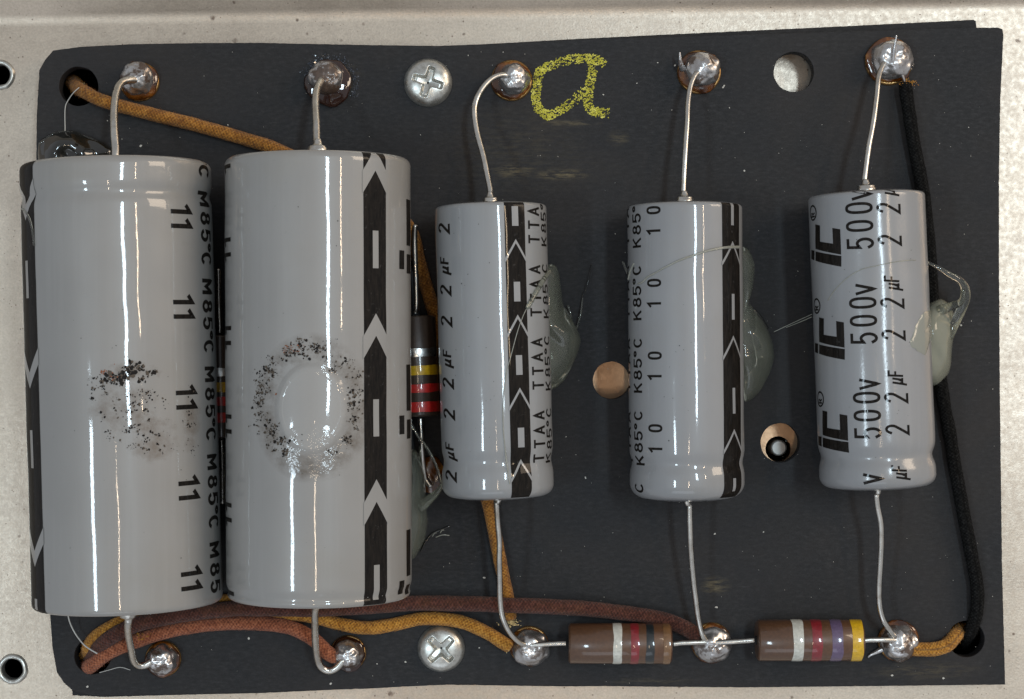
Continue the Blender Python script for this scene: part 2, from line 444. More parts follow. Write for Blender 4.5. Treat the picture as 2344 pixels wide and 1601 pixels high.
for nm, c in (('white', (0.52, 0.52, 0.47)), ('red', (0.20, 0.011, 0.016)), ('bright_red', (0.52, 0.018, 0.015)), ('black', (0.010, 0.014, 0.016)),
              ('tan', (0.17, 0.085, 0.032)), ('violet', (0.11, 0.075, 0.145)), ('yellow', (0.62, 0.37, 0.008))):
    M['b_'+nm] = resin(nm+'_band_paint', c, 0.6)
M['b_silver'] = metal_mat('silver_band_paint', (0.72, 0.72, 0.70), 0.25, 0.4)

# ------------------------------------------------------------------ the chassis
ZC = -92.0     # chassis face below the board face
def bend_y(px): return 62 - (px / 2344.0) * 34
xs = [-420 + i * 40 for i in range(82)]
outer = [(x, bend_y(x)) for x in xs] + [(2860, 1980), (-420, 1980)]
HOLE_PIN = (1781, 1028)
chassis_holes = [circ(2, 172, 25, 36, .05, 1), circ(29, 1532, 25, 36, .05, 2), circ(HOLE_PIN[0], HOLE_PIN[1], 29, 36), circ(180, 198, 56, 40), circ(212, 1502, 54, 40), circ(2212, 1463, 54, 40)]
mb = flat_fill(outer, chassis_holes, ZC, 26)
# the side wall turns up along the top of the picture
ring = []
for j in range(9):
    a = math.radians(26) * j / 8; ring.append((70*math.sin(a), 70*(1-math.cos(a))))
lx, lz = ring[-1]
for q in (150, 330, 520): ring.append((lx + q*math.cos(math.radians(26)), lz + q*math.sin(math.radians(26))))
vs, fs = [], []
for x in xs:
    p = W(x, bend_y(x), ZC)
    for dy, dz in ring: vs.append(p + Vector((0, dy*U, dz*U)))
nr = len(ring)
for i in range(len(xs)-1):
    for j in range(nr-1): fs.append([i*nr+j, (i+1)*nr+j, (i+1)*nr+j+1, i*nr+j+1])
mb.add(vs, fs)
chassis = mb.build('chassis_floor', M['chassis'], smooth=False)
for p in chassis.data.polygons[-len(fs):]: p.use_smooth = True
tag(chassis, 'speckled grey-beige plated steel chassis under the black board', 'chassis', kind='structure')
# a closed dark box added below the chassis so its holes stay black
m = MB(); z0, z1 = (ZC-28)*U, (ZC-640)*U
q0, q1 = W(-410, 1970, ZC), W(2850, 70, ZC)
m.add([(q0.x, q0.y, z0), (q1.x, q0.y, z0), (q1.x, q1.y, z0), (q0.x, q1.y, z0), (q0.x, q0.y, z1), (q1.x, q0.y, z1), (q1.x, q1.y, z1), (q0.x, q1.y, z1)],
      [[4, 5, 6, 7], [0, 1, 5, 4], [1, 2, 6, 5], [2, 3, 7, 6], [3, 0, 4, 7]])
tag(m.build('under_chassis_box', simple('dark_box', (0.02, 0.02, 0.02), 0.7), smooth=False), 'dark box added under the chassis, seen down the wire holes', 'chassis', kind='structure')
# hollow rivets at the edge of the picture
def rivet(px, py, label):
    t = thing('hollow_rivet', W(px, py, ZC), label, 'rivet')
    c = W(px, py, ZC); m = MB()
    prof = [(-20*U, 24*U), (2*U, 24*U), (6*U, 26*U), (8*U, 30*U), (5*U, 34*U), (0.5*U, 36*U)]
    n = 40; b0 = 0; vs = []; fs = []
    for s, r in prof:
        for k in range(n):
            a = 6.28318*k/n; j = 1 + 0.04*noise.noise(Vector((math.cos(a)*2, math.sin(a)*2, px)))
            vs.append(c + Vector((r*j*math.cos(a), r*j*math.sin(a), s)))
    for i in range(len(prof)-1):
        for k in range(n): fs.append([i*n+k, i*n+(k+1) % n, (i+1)*n+(k+1) % n, (i+1)*n+k])
    m.add(vs, fs); m.build('rim', M['steel'], t)
rivet(0, 172, 'hollow steel rivet cut by the picture edge beside the upper ochre wire')
rivet(29, 1532, 'hollow steel rivet in the chassis beside the lower cut corner of the board')

# ------------------------------------------------------------------ the boards
HOLES = [(180, 198, 46), (1817, 165, 47), (1400, 871, 44), (1786, 1014, 46), (212, 1502, 43), (2212, 1463, 43)]
up = [(122, 117), (185, 108.5), (304, 102.5), (450, 100), (600, 99.5), (659, 101), (844, 104.5), (1000, 106.5), (1100, 103), (1169, 99.5), (1318, 92.5),
      (1500, 87), (1727, 80), (2100, 68.5), (2233, 65), (2284, 64.5), (2294, 68), (2296, 80), (2289, 227), (2286, 400), (2286, 600), (2288, 900), (2293, 1300), (2300, 1566.5),
      (2003, 1570), (1700, 1573), (1461, 1571), (1300, 1569), (1100, 1566.5), (1021, 1565.5), (841, 1576), (600, 1583), (461, 1587.5), (300, 1591), (218, 1592), (182, 1586),
      (165, 1579), (148, 1564), (131, 1539), (121, 1481), (116, 1413), (100, 900), (84, 360), (85, 265), (91, 161), (104, 138)]
bk = [(125, 119), (185, 110), (304, 105), (844, 107), (1000, 108), (1169, 99), (1318, 90.5), (1500, 81.5), (1878, 64), (2180, 49), (2228, 46.5), (2233, 49), (2235, 66), (2284, 80),
      (2286, 1300), (2290, 1560), (1300, 1571), (1021, 1567), (600, 1586), (420, 1590), (240, 1595), (167, 1591.5), (165.5, 1579), (150, 1560), (125, 1480), (92, 360), (94, 165)]
mb = flat_fill(rough_loop(up, 9, 0.9, 3), [circ(x, y, r, 44, .02, i) for i, (x, y, r) in enumerate(HOLES)], 0, 37, 1.2)
board = mb.build('eyelet_board', M['board'], smooth=False)
tag(board, 'large black fibre eyelet board carrying all the parts', 'circuit board')
mb = flat_fill(rough_loop(bk, 9, 0.9, 8), [circ(x, y, r+3, 44) for x, y, r in HOLES], -41, 40, 1.0)
back = mb.build('backing_board', M['board'], smooth=False)
tag(back, 'black backing sheet showing as a thin step at the top corner behind the eyelet board', 'backing board')
# the threaded stud that shows down the round hole
t = thing('threaded_stud', W(1782, 1027, ZC), 'bright stud tip seen down the round hole between two small capacitors', 'stud')
m = MB(); c = W(1783, 1026, -78)
lathe(m, c + Vector((0, 0, -460*U)), Vector((0, 0, 1)), Vector((1, 0, 0)), Vector((0, 1, 0)), [(0, 19*U), (454*U, 19*U), (458*U, 18*U), (460*U, 16*U), (460.4*U, 15*U)], 28)
m.build('tip', simple('dull_zinc', (0.62, 0.62, 0.60), 0.5, 0.5), t, smooth=False)
# ------------------------------------------------------------------ eyelets and solder
def dome(mb, c, r, h, n=30, rings=14, amp=0.10, sd=0, squash=1.0, full=True):
    """a blob of solder: a bulging ball flattened on the board"""
    b0 = len(mb.v)
    for i in range(rings + 1):
        a = math.pi * (0.5 + 0.14) * i / rings            # from the top to a little under the widest ring
        for k in range(n):
            t = 6.28318*k/n
            d = Vector((math.sin(a)*math.cos(t), math.sin(a)*math.sin(t), math.cos(a)))
            q = 1 + amp*noise.noise(d*1.6 + Vector((sd*3.1, sd, 0))) + 0.35*amp*noise.noise(d*4.5 + Vector((sd, 0, sd*2)))
            mb.v.append(c + Vector((d.x*r*q, d.y*r*q*squash, (d.z + 0.42)/1.42*h*q)))
    for i in range(rings):
        for k in range(n):
            a = b0+i*n+k; b = b0+i*n+(k+1) % n
            mb.f.append([a, a+n, b+n, b]); mb.mi.append(0)
EY = [(320, 188, 45, 'solder', 38, 0, -5), (753, 191, 50, 'solder_dirty', 40, -6, -10), (1171, 185, 47, 'solder_clean', 36, 5, 0), (1600, 166, 50, 'solder', 42, 6, -4),
      (2034, 142, 54, 'solder_clean', 47, 3, -2), (374, 1508, 41, 'solder', 35, 0, -1), (797, 1495, 41, 'solder', 34, 2, 0), (1211, 1478, 45, 'solder_clean', 42, 4, 3),
      (1628, 1471, 46, 'solder_clean', 43, 1, 3), (2056, 1467, 47, 'solder', 42, -2, 2)]
for i, (px, py, r, mt, rs, dx, dy) in enumerate(EY):
    c = W(px, py, 0)
    m = MB(); prof = [(0.3, r*0.80), (4, r*0.80), (7.5, r*0.88), (8, r*0.95), (5.5, r*1.0), (0.3, r*1.01)]
    n = 40; vs = []; fs = []
    for s, rr in prof:
        for k in range(n): vs.append(c + Vector((rr*U*math.cos(6.28318*k/n), rr*U*math.sin(6.28318*k/n), s*U)))
    for a in range(len(prof)-1):
        for k in range(n): fs.append([a*n+k, a*n+(k+1) % n, (a+1)*n+(k+1) % n, (a+1)*n+k])
    m.add(vs, fs); ey = m.build('eyelet', M['brass'], board)
    m = MB(); dome(m, c + Vector((0, 0, 0.8*U)), r*(1.05 if i == 1 else 0.97)*U, 22*U, amp=0.14, sd=i+20); m.build('flux', M['flux_hole_dark' if i in (1, 6) else 'flux'], ey)  # black dome also stands for the dark open hole at the second joint
    m = MB(); dome(m, c + Vector((dx*U, -dy*U, 3*U)), rs*U, (54 if i < 5 else 50)*U, n=48, rings=22, amp=0.13, sd=i*1.7, squash=random.uniform(0.93, 1.05))
    m.build('solder', M[mt], ey)
m = MB(); dome(m, W(984, 1086, 0.8), 34*U, 12*U, amp=0.14, sd=44, squash=1.25); m.build('flux', M['flux'], board)
# solder spikes and burnt crumbs at two joints
def spike(pts, r0, parent, name='solder_spike', mt='solder_clean'):
    m = MB(); tube(m, pts, r0*U, 10, 3*U, taper=lambda t: 1 - 0.75*t); m.build(name, M[mt], parent)
eyelets = [o for o in board.children]
spike([W(2044, 150, 46), W(2046, 122, 58), W(2049, 100, 66), W(2052, 82, 70)], 7, board)
spike([W(2056, 145, 40), W(2064, 168, 36), W(2073, 192, 30)], 7, board)
spike([W(1563, 158, 20), W(1558, 145, 34), W(1556, 121, 44)], 8, board)
spike([W(2030, 1480, 14), W(2012, 1490, 10), W(1992, 1500, 8), W(1988, 1505, 5)], 9, board)
m = MB()
for i in range(240):
    a = random.uniform(-2.9, 0.55); r = 50 + abs(random.gauss(0, 9)) + (6 if a > -0.6 else 0)
    fleck(m, W(753 + r*math.cos(a), 190 + r*math.sin(a), random.uniform(0.5, 4)), Vector((1, 0, random.uniform(-.5, .5))), Vector((0, 1, random.uniform(-.5, .5))), random.uniform(.8, 2.6)*U)
for i in range(120):
    a = random.uniform(-1.5, 0.3); r = 53 + abs(random.gauss(0, 2.5))
    fleck(m, W(2034 + r*math.cos(a), 142 + r*math.sin(a), random.uniform(0.5, 4)), Vector((1, 0, random.uniform(-.5, .5))), Vector((0, 1, random.uniform(-.5, .5))), random.uniform(.8, 2.2)*U)
m.build('flux_crumbs', NT('flux_crumb').set(base=(0.035, 0.042, 0.058), rough=0.25, coat=0.6).m, board)['kind'] = 'stuff'

# ------------------------------------------------------------------ chalk letter
m = MB()
ch1 = [(1384, 150), (1374, 140), (1344, 135), (1304, 137), (1265, 149), (1238, 163), (1230, 190), (1227, 225), (1234, 251), (1254, 264), (1281, 253), (1312, 232), (1338, 206)]
ch2 = [(1357, 146), (1353, 180), (1347, 212), (1347, 243), (1362, 256), (1394, 260)]
for st, wd in ((ch1, 10.5), (ch2, 11)):
    P = catmull([Vector((x, y, 0)) for x, y in st], 1.0)
    T = [(P[min(i+1, len(P)-1)] - P[max(i-1, 0)]).normalized() for i in range(len(P))]
    for p, tt in zip(P, T):
        nn = Vector((-tt.y, tt.x, 0))
        dens = 13 * (0.75 + 0.6*noise.noise(p*0.02))
        for _ in range(int(dens)):
            o = random.uniform(-1, 1)*wd*(1+0.25*noise.noise(p*0.15))
            g = noise.noise(Vector((p.x + nn.x*o, (p.y + nn.y*o)*2.2, 3))*0.16)
            if g < -0.22 + 0.30*noise.noise(p*0.03) + 0.22*abs(o)/wd*random.random(): continue
            fleck(m, W(p.x + nn.x*o, p.y + nn.y*o, 0.5 + random.random()*0.8), Vector((1, 0, 0)), Vector((0.35, 1, 0)), random.uniform(0.7, 2.1)*U, n=5)
m.build('chalk_letter', M['chalk'], board, smooth=False)['label'] = 'handwritten letter a in yellow chalk'

# ------------------------------------------------------------------ strokes for the printed characters
def arc(cx, cy, rx, ry, a0, a1, n=10):
    return [(cx + rx*math.cos(math.radians(a0 + (a1-a0)*i/n)), cy + ry*math.sin(math.radians(a0 + (a1-a0)*i/n))) for i in range(n+1)]
def sup(rx, ry, n=28, e=2.6):
    out = []
    for i in range(n+1):
        a = 6.28318*i/n; c, s = math.cos(a), math.sin(a)
        out.append((rx*math.copysign(abs(c)**(2/e), c), 0.5 + ry*math.copysign(abs(s)**(2/e), s)))
    return out
GL = {
 '1': [[(0, 0), (0, 1), (-0.24, 0.80)]],
 '0': [sup(0.25, 0.5)],
 '2': [arc(0, 0.74, 0.24, 0.26, 165, -35) + [(-0.24, 0.0), (0.27, 0.0)]],
 '5': [[(0.23, 1), (-0.20, 1), (-0.23, 0.52)] + arc(-0.01, 0.31, 0.25, 0.31, 130, -150, 14)],
 '8': [arc(0, 0.76, 0.20, 0.24, -90, 270, 18), arc(0, 0.26, 0.25, 0.26, 90, 450, 18)],
 'C': [arc(0, 0.5, 0.27, 0.5, 48, 312, 18)],
 'K': [[(-0.24, 0), (-0.24, 1)], [(0.25, 1), (-0.22, 0.42)], [(-0.06, 0.60), (0.27, 0)]],
 'M': [[(-0.32, 0), (-0.32, 1), (0, 0.28), (0.32, 1), (0.32, 0)]],
 'A': [[(-0.28, 0), (0, 1), (0.28, 0)], [(-0.19, 0.32), (0.19, 0.32)]],
 'T': [[(-0.28, 1), (0.28, 1)], [(0, 1), (0, 0)]],
 'F': [[(-0.2, 0), (-0.2, 1), (0.25, 1)], [(-0.2, 0.53), (0.18, 0.53)]],
 'u': [[(-0.36, -0.28), (-0.20, 0.70)], [(-0.28, 0.25), (-0.18, 0.02), (0.0, 0.04), (0.14, 0.3)], [(0.22, 0.70), (0.12, 0.02), (0.24, 0.02)]],
 'v': [[(-0.24, 0.72), (0, 0), (0.24, 0.72)]],
 'o': [arc(0, 0.85, 0.14, 0.15, 0, 360, 14)],
 'R': [[(-0.2, 0), (-0.2, 1)] , [(-0.2, 1), (0.08, 1)] + arc(0.06, 0.76, 0.18, 0.24, 90, -90, 8) + [(-0.2, 0.52)], [(0.04, 0.52), (0.24, 0)]],
}

# ------------------------------------------------------------------ capacitors
class Cap:
    """an axial capacitor lying on the board; the layout gives its outline at both ends"""
    def __init__(s, xl0, xr0, y0, xl1, xr1, y1, gap, crimp, roundend, name_label, sm, wave=0.0, seed=0):
        def fit(xl, xr):
            al, ar = math.atan((xl-CX)/H), math.atan((xr-CX)/H)
            A = (al+ar)/2; b = (ar-al)/2; k = math.sin(b)/math.cos(A)
            r = (H-gap)*k/(1+k)
            return CX + (H-gap-r)*math.tan(A), r
        x0, r0 = fit(xl0, xr0); x1, r1 = fit(xl1, xr1)
        s.r = (r0+r1)/2; s.zc = gap + s.r
        k = (H - s.zc)/H
        s.A = Vector(((x0-CX)*U, (CY-y0)*k*U, s.zc*U)); s.B = Vector(((x1-CX)*U, (CY-y1)*k*U, s.zc*U))
        s.ax = (s.B-s.A).normalized(); s.L = (s.B-s.A).length/U
        s.ex = Vector((0, 0, 1)).cross(s.ax) * -1
        if s.ex.x < 0: s.ex = -s.ex
        s.ez = Vector((0, 0, 1)); s.seed = seed
        s.crimp = crimp; s.rnd = roundend; s.wave = wave; s.sm = sm
        s.o = thing('capacitor', W((x0+x1)/2, (y0+y1)/2, 0), name_label, 'capacitor', 'grey axial capacitors in a row on the board')
    def rad(s, q, a=0.0):
        """radius at distance q from the top end"""
        r = s.r
        for c, wd, dp in s.crimp:
            d = (q-c)/wd
            r -= dp*math.exp(-d*d)*(1 + 0.45*noise.noise(Vector((math.cos(a)*2.2, math.sin(a)*2.2, s.seed))))
        for e, rn in ((q, s.rnd[0]), (s.L-q, s.rnd[1])):
            if e < rn:
                e = max(e, 0); r -= rn*(1-math.sqrt(max(0, 1-((rn-e)/rn)**2)))
        if s.wave: r += s.wave*noise.noise(Vector((q*0.012, math.cos(a)*1.5, math.sin(a)*1.5 + s.seed)))
        return r
    def pt(s, q, a, off=0.0):
        r = s.rad(q, a) + off
        return s.A + s.ax*(q*U) + s.ex*(r*U*math.sin(a)) + s.ez*(r*U*math.cos(a))
    def hit(s, px, py):
        """where on the can the layout point lies: (distance along, angle)"""
        o = Vector((0, 0, H*U)); d = (W(px, py, 0) - o)
        # cylinder intersection
        oc = o - s.A
        dp = d - s.ax*d.dot(s.ax); op = oc - s.ax*oc.dot(s.ax)
        a = dp.dot(dp); b = 2*dp.dot(op); c = op.dot(op) - (s.r*U)**2
        disc = b*b-4*a*c
        t = (-b - math.sqrt(max(disc, 0)))/(2*a)
        p = oc + d*t
        return p.dot(s.ax)/U, math.atan2(p.dot(s.ex), p.dot(s.ez))
    def body(s):
        m = MB(); n = 128
        qs = []; rn0, rn1 = s.rnd
        for i in range(16): qs.append(rn0*(1-math.cos(math.pi/2*i/16)))
        nn = int((s.L-rn0-rn1)/7)
        for i in range(nn+1): qs.append(rn0 + (s.L-rn0-rn1)*i/nn)
        for i in range(1, 17): qs.append(s.L - rn1*(1-math.cos(math.pi/2*(16-i)/16)))
        b0 = 0
        for q in qs:
            for k in range(n): m.v.append(s.pt(q, 6.28318*k/n))
        # the sleeve folds over each end, leaving the seal open in the middle
        ends = []
        for e, q in ((0, 0.0), (1, s.L)):
            rr = s.rad(q); sg = 1 if e == 0 else -1
            last = [(0 if e == 0 else len(qs)-1)*n + k for k in range(n)]
            for f, dep in ((0.86, -3), (0.70, 1), (0.68, 6)):
                b = len(m.v)
                for k in range(n):
                    a = 6.28318*k/n; j = 1 + 0.04*noise.noise(Vector((math.cos(a)*3, math.sin(a)*3, s.seed+e)))
                    m.v.append(s.A + s.ax*((q + sg*dep)*U) + (s.ex*math.sin(a) + s.ez*math.cos(a))*(rr*f*j*U))
                for k in range(n):
                    fa = [last[k], last[(k+1) % n], b+(k+1) % n, b+k]
                    m.f.append(fa[::-1] if e == 0 else fa); m.mi.append(0)
                last = list(range(b, b+n))
        for i in range(len(qs)-1):
            for k in range(n):
                a = i*n+k; b = i*n+(k+1) % n
                m.f.append([a, b, b+n, a+n]); m.mi.append(0)
        s.sleeve = m.build('sleeve', s.sm, s.o)
        for e, q, sg in ((0, 5.0, 1), (1, s.L-5.0, -1)):
            m = MB(); rr = s.rad(0 if e == 0 else s.L)*0.70
            lathe(m, s.A + s.ax*((q)*U), s.ax, s.ex, s.ez, [(0, rr*U), (0.01*U, rr*U)], 40); m.build('end_seal', M['seal'], s.o)
    def collar(s, top, r=17, ln=10, mt='lead', out=0.0):
        m = MB(); sg = -1 if top else 1; q = 0.0 if top else s.L
        A = s.A + s.ax*(q*U); ax = s.ax*sg
        prof = [(-6, r*1.5), (out*0.7, r*1.45), (out, r*1.35)] if out else [(-6, r*1.7), (1.5, r*1.7)]
        prof += [(out+1, r*1.25), (out+3, r*1.3), (out+4, r*1.1), (out+4.5, r), (out+ln*0.6, r*0.85), (out+ln, r*0.62), (out+ln+5, r*0.5), (out+ln+9, r*0.44)]
        lathe(m, A, ax, s.ex, s.ez, [(x*U, y*U) for x, y in prof], 26, jit=lambda q_, a: 1 + 0.05*math.sin(3*a + q_*4000))
        m.build('collar', M[mt], s.o)
    def lead(s, top, pts, r):
        q = 0.0 if top else s.L
        A = s.A + s.ax*(q*U); e = s.ax*(-1 if top else 1)
        P = [A - e*(4*U), A + e*(14*U)] + [W(*p) for p in pts]
        m = MB(); tube(m, P, r*U, 12, 5*U, wob=0.02, seed=s.seed + top); m.build('lead', M['lead'], s.o)
    def patch(s, m, corners, off, nq=None, na=None):
        """a print quad given by four (q, a) corners, in order round it"""
        (q0, a0), (q1, a1), (q2, a2), (q3, a3) = corners
        nq = nq or max(1, int(max(abs(q3-q0), abs(q2-q1))/8) + 1); na = na or max(1, int(max(abs(a1-a0), abs(a2-a3))*s.r/7) + 1)
        b = len(m.v); ins = []
        for i in range(nq+1):
            u = i/nq
            for j in range(na+1):
                v = j/na
                q = (q0*(1-v)+q1*v)*(1-u) + (q3*(1-v)+q2*v)*u; a = (a0*(1-v)+a1*v)*(1-u) + (a3*(1-v)+a2*v)*u
                lo, hi = s.rnd[0]*0.14, s.L - s.rnd[1]*0.14; ins.append(lo-0.9 <= q <= hi+0.9); m.v.append(s.pt(min(max(q, lo), hi), a, off*1.5))
        for i in range(nq):
            for j in range(na):
                p = b + i*(na+1) + j; k_ = p-b
                if ins[k_] + ins[k_+1] + ins[k_+na+2] + ins[k_+na+1] >= 3: m.f.append([p, p+1, p+na+2, p+na+1]); m.mi.append(0)
    def stripe(s, x_l, x_r, yref, tips, arm, thick, rects, rw, up=True, name='polarity_stripe'):
        """black stripe with pale chevrons whose points lie at the layout heights in tips"""
        _, al = s.hit(x_l, yref); _, ar = s.hit(x_r, yref)
        ac = (al+ar)/2; m = MB()
        s.patch(m, [(0.5, al), (0.5, ar), (s.L-0.5, ar), (s.L-0.5, al)], 0.35, nq=int(s.L/1.5))
        st = m.build(name, M['ink'], s.o); m = MB(); sg = 1 if up else -1
        eps = 0.012
        for ty in tips:
            qt = s.q_at(ty, ac); d = arm*sg; th = thick*sg
            for a_e, sd in ((al-eps, -1), (ar+eps, 1)):
                c = [(qt, ac), (qt+d, a_e), (qt+d+th, a_e), (qt+th, ac)]
                if max(q for q, _ in c) < 1 or min(q for q, _ in c) > s.L-1: continue
                s.patch(m, c, 0.75, nq=12, na=14)
        for y0, y1 in rects:
            q0, q1 = s.q_at(y0, ac), s.q_at(y1, ac)
            s.patch(m, [(q0, ac-rw/s.r), (q0, ac+rw/s.r), (q1, ac+rw/s.r), (q1, ac-rw/s.r)], 0.75, nq=max(2, int(abs(q1-q0)/1.5)))
        m.build('arrow_marks', s.sm, st)
    def q_at(s, py, a):
        z = s.zc + s.r*math.cos(a)
        y = (CY-py)*(H-z)/H*U
        return (s.A.y - y)/abs(s.ax.y)/U
    def text(s, chars, px, yref, size, sw, up=True, name='lettering', wide=1.0, shear=0.0):
        """chars = [(character, layout y)], the baseline middle is at px"""
        _, ac = s.hit(px, yref); sg = 1 if up else -1; m = MB()
        for ch, py, *ex in chars:
            sz = size*(ex[0] if ex else 1.0)
            qc = s.q_at(py, ac)
            for st in GL[ch]:
                pts = [Vector((x*wide*sz, (y-0.5)*sz, 0)) for x, y in st]
                pts = [Vector((p.x + shear*p.y, p.y, 0)) for p in pts]
                # finer points along straight runs
                fin = []
                for a, b in zip(pts, pts[1:]):
                    k = max(1, int((b-a).length/5))
                    for i in range(k): fin.append(a.lerp(b, i/k))
                fin.append(pts[-1])
                closed = (pts[0]-pts[-1]).length < 1e-3
                b0 = len(m.v); hw = sw*(ex[1] if len(ex) > 1 else 1.0)/2; N = len(fin)
                for i, p in enumerate(fin):
                    if closed: d0 = fin[i]-fin[i-1 if i else N-2]; d1 = fin[(i+1) if i < N-1 else 1]-fin[i]
                    else: d0 = fin[i]-fin[max(i-1, 0)]; d1 = fin[min(i+1, N-1)]-fin[i]
                    if d0.length < 1e-9: d0 = d1
                    if d1.length < 1e-9: d1 = d0
                    d0.normalize(); d1.normalize()
                    tt = (d0+d1); tt = tt.normalized() if tt.length > 1e-6 else d1
                    nn = Vector((-tt.y, tt.x, 0)); mit = 1/max(0.45, nn.dot(Vector((-d1.y, d1.x, 0))))
                    e = p.copy()
                    if not closed and i == 0: e = p - d1*hw*0.7
                    if not closed and i == N-1: e = p + d0*hw*0.7
                    for sd in (-1, 1):
                        g = e + nn*(hw*mit*sd)
                        # reading upward: advance = towards the top end, letter tops to the left
                        m.v.append(s.pt(min(max(qc - sg*g.x, 0.4), s.L-0.4), ac - sg*g.y/s.r, 0.55))
                for i in range(N-1):
                    a = b0+2*i; m.f.append([a, a+1, a+3, a+2]); m.mi.append(0)
        m.build(name, M['ink'], s.o)
    def flecks(s, items, name, mt, off=0.35):
        m = MB()
        for px, py, sz in items:
            q, a = s.hit(px, py)
            p = s.pt(q, a, off + random.random()*0.8)
            tang = s.ex*math.cos(a) - s.ez*math.sin(a)
            fleck(m, p, tang, s.ax, sz*U)
        return m.build(name, M[mt], s.o, smooth=False)

# --- five sleeves
# big capacitor by the left edge: arrows run down, print is upside down
c1 = Cap(44, 482, 376, 70, 512, 1383, 8, [(76, 13, 5)], (18, 14), 'largest grey capacitor with black spatter marks, overhanging the board edge', None, wave=0.9, seed=1)
def spot1(px, py, rx, ry, k):
    p = c1.pt(*c1.hit(px, py)) - PLOC[c1.o.name]; return (p.x, p.y, rx*U, ry*U, (0.13, 0.10, 0.075), k)
c1.sm = sleeve_mat('grey_sleeve_warm', (0.268, 0.262, 0.252), spots=[spot1(295, 854, 95, 34, .85), spot1(285, 935, 110, 85, .75), spot1(345, 1005, 80, 80, .7), spot1(436, 965, 26, 110, .6)])
c1.body()
# local centre of the scorch ring on the second can
def make_cap2():
    c = Cap(512, 941, 364, 519, 942, 1367, 34, [(930, 10, 5)], (17, 16), 'big grey capacitor with a burnt ring on its front, beside the spattered one', None, wave=0.9, seed=2)
    q, a = c.hit(712, 935); p = c.pt(q, a) - PLOC[c.o.name]
    c.sm = sleeve_mat('scorched_grey_sleeve', (0.268, 0.262, 0.252), scorch=(p.x, p.y, 128*U, 158*U))
    c.body(); return c
c2 = make_cap2()
k3 = sleeve_mat('grey_sleeve_cool', (0.258, 0.264, 0.270))
c3 = Cap(993, 1252, 472, 1015, 1267, 1136, 34, [(560, 17, 5)], (9, 26), 'small grey capacitor marked 22 with a centre arrow stripe, beside the burnt one', k3, wave=0.8, seed=3)
c3.body()
k4 = sleeve_mat('grey_sleeve_plain', (0.256, 0.260, 0.267))
c4 = Cap(1435, 1700, 471, 1442, 1704, 1139, 6, [(569, 15, 5)], (9, 34), 'small grey capacitor marked 10, middle of the three small ones', k4, wave=0.8, seed=4)
c4.body()
k5 = sleeve_mat('grey_sleeve_grainy', (0.256, 0.260, 0.267), grainy=0.9)
c5 = Cap(1849, 2118, 446, 1876, 2145, 1113, 10, [(578, 16, 7)], (9, 26), 'small grey capacitor marked 500v, beside the black wire', k5, wave=1.0, seed=5)
c5.body()

# --- leads
c1.lead(True, [(265, 340, 205), (262, 304, 190), (261, 254, 150), (266, 214, 110), (278, 190, 80), (299, 183, 60), (316, 186, 44)], 8.6)
c2.lead(True, [(725, 325, 205), (724, 278, 165), (722, 238, 120), (725, 206, 85), (735, 184, 50)], 8.6)
c3.lead(True, [(1122, 438, 150), (1117, 410, 135), (1106, 357, 115), (1092, 304, 98), (1086, 259, 86), (1091, 228, 78), (1108, 198, 70), (1130, 178, 60), (1154, 172, 50), (1168, 180, 40)], 6.4)
c4.lead(True, [(1564, 448, 128), (1568, 359, 118), (1573, 283, 100), (1575, 234, 85), (1581, 197, 70), (1592, 172, 56), (1604, 162, 40)], 6.2)
c5.lead(True, [(1978, 420, 135), (1988, 340, 122), (1999, 280, 105), (2007, 219, 85), (2012, 174, 68), (2024, 144, 45)], 6.4)
c1.lead(False, [(294, 1419, 205), (293, 1445, 170), (299, 1481, 110), (306, 1512, 62), (317, 1523, 42), (332, 1523, 38), (350, 1513, 40), (364, 1505, 40)], 8.4)
c2.lead(False, [(722, 1395, 210), (721, 1430, 165), (722, 1468, 110), (726, 1505, 62), (735, 1527, 40), (753, 1536, 34), (771, 1529, 36), (786, 1512, 40)], 8.0)
c3.lead(False, [(1137, 1146, 150), (1139, 1193, 140), (1143, 1238, 130), (1143, 1280, 122), (1144, 1329, 112), (1145, 1375, 102), (1151, 1414, 90), (1167, 1448, 72), (1188, 1470, 55), (1204, 1476, 44)], 6.2)
c4.lead(False, [(1578, 1156, 125), (1579, 1200, 118), (1581, 1252, 108), (1586, 1316, 94), (1592, 1368, 82), (1599, 1419, 70), (1608, 1453, 58), (1619, 1472, 42)], 6.2)
c5.lead(False, [(2006, 1130, 130), (2009, 1162, 124), (2016, 1200, 116), (2017, 1241, 108), (2015, 1290, 100), (2012, 1345, 90), (2013, 1384, 80), (2021, 1418, 70), (2037, 1443, 55), (2048, 1458, 42)], 6.2)
c2.collar(True, 15, 10, out=24); c3.collar(True, 12, 9, out=14); c4.collar(True, 14, 9, out=15); c5.collar(True, 15, 9, out=16); c1.collar(False, 14, 8, out=26)

# --- printing
per = lambda seq, y0, n, period: [(c, y0 - o + period*k, *e) for k in range(n) for c, o, *e in seq]
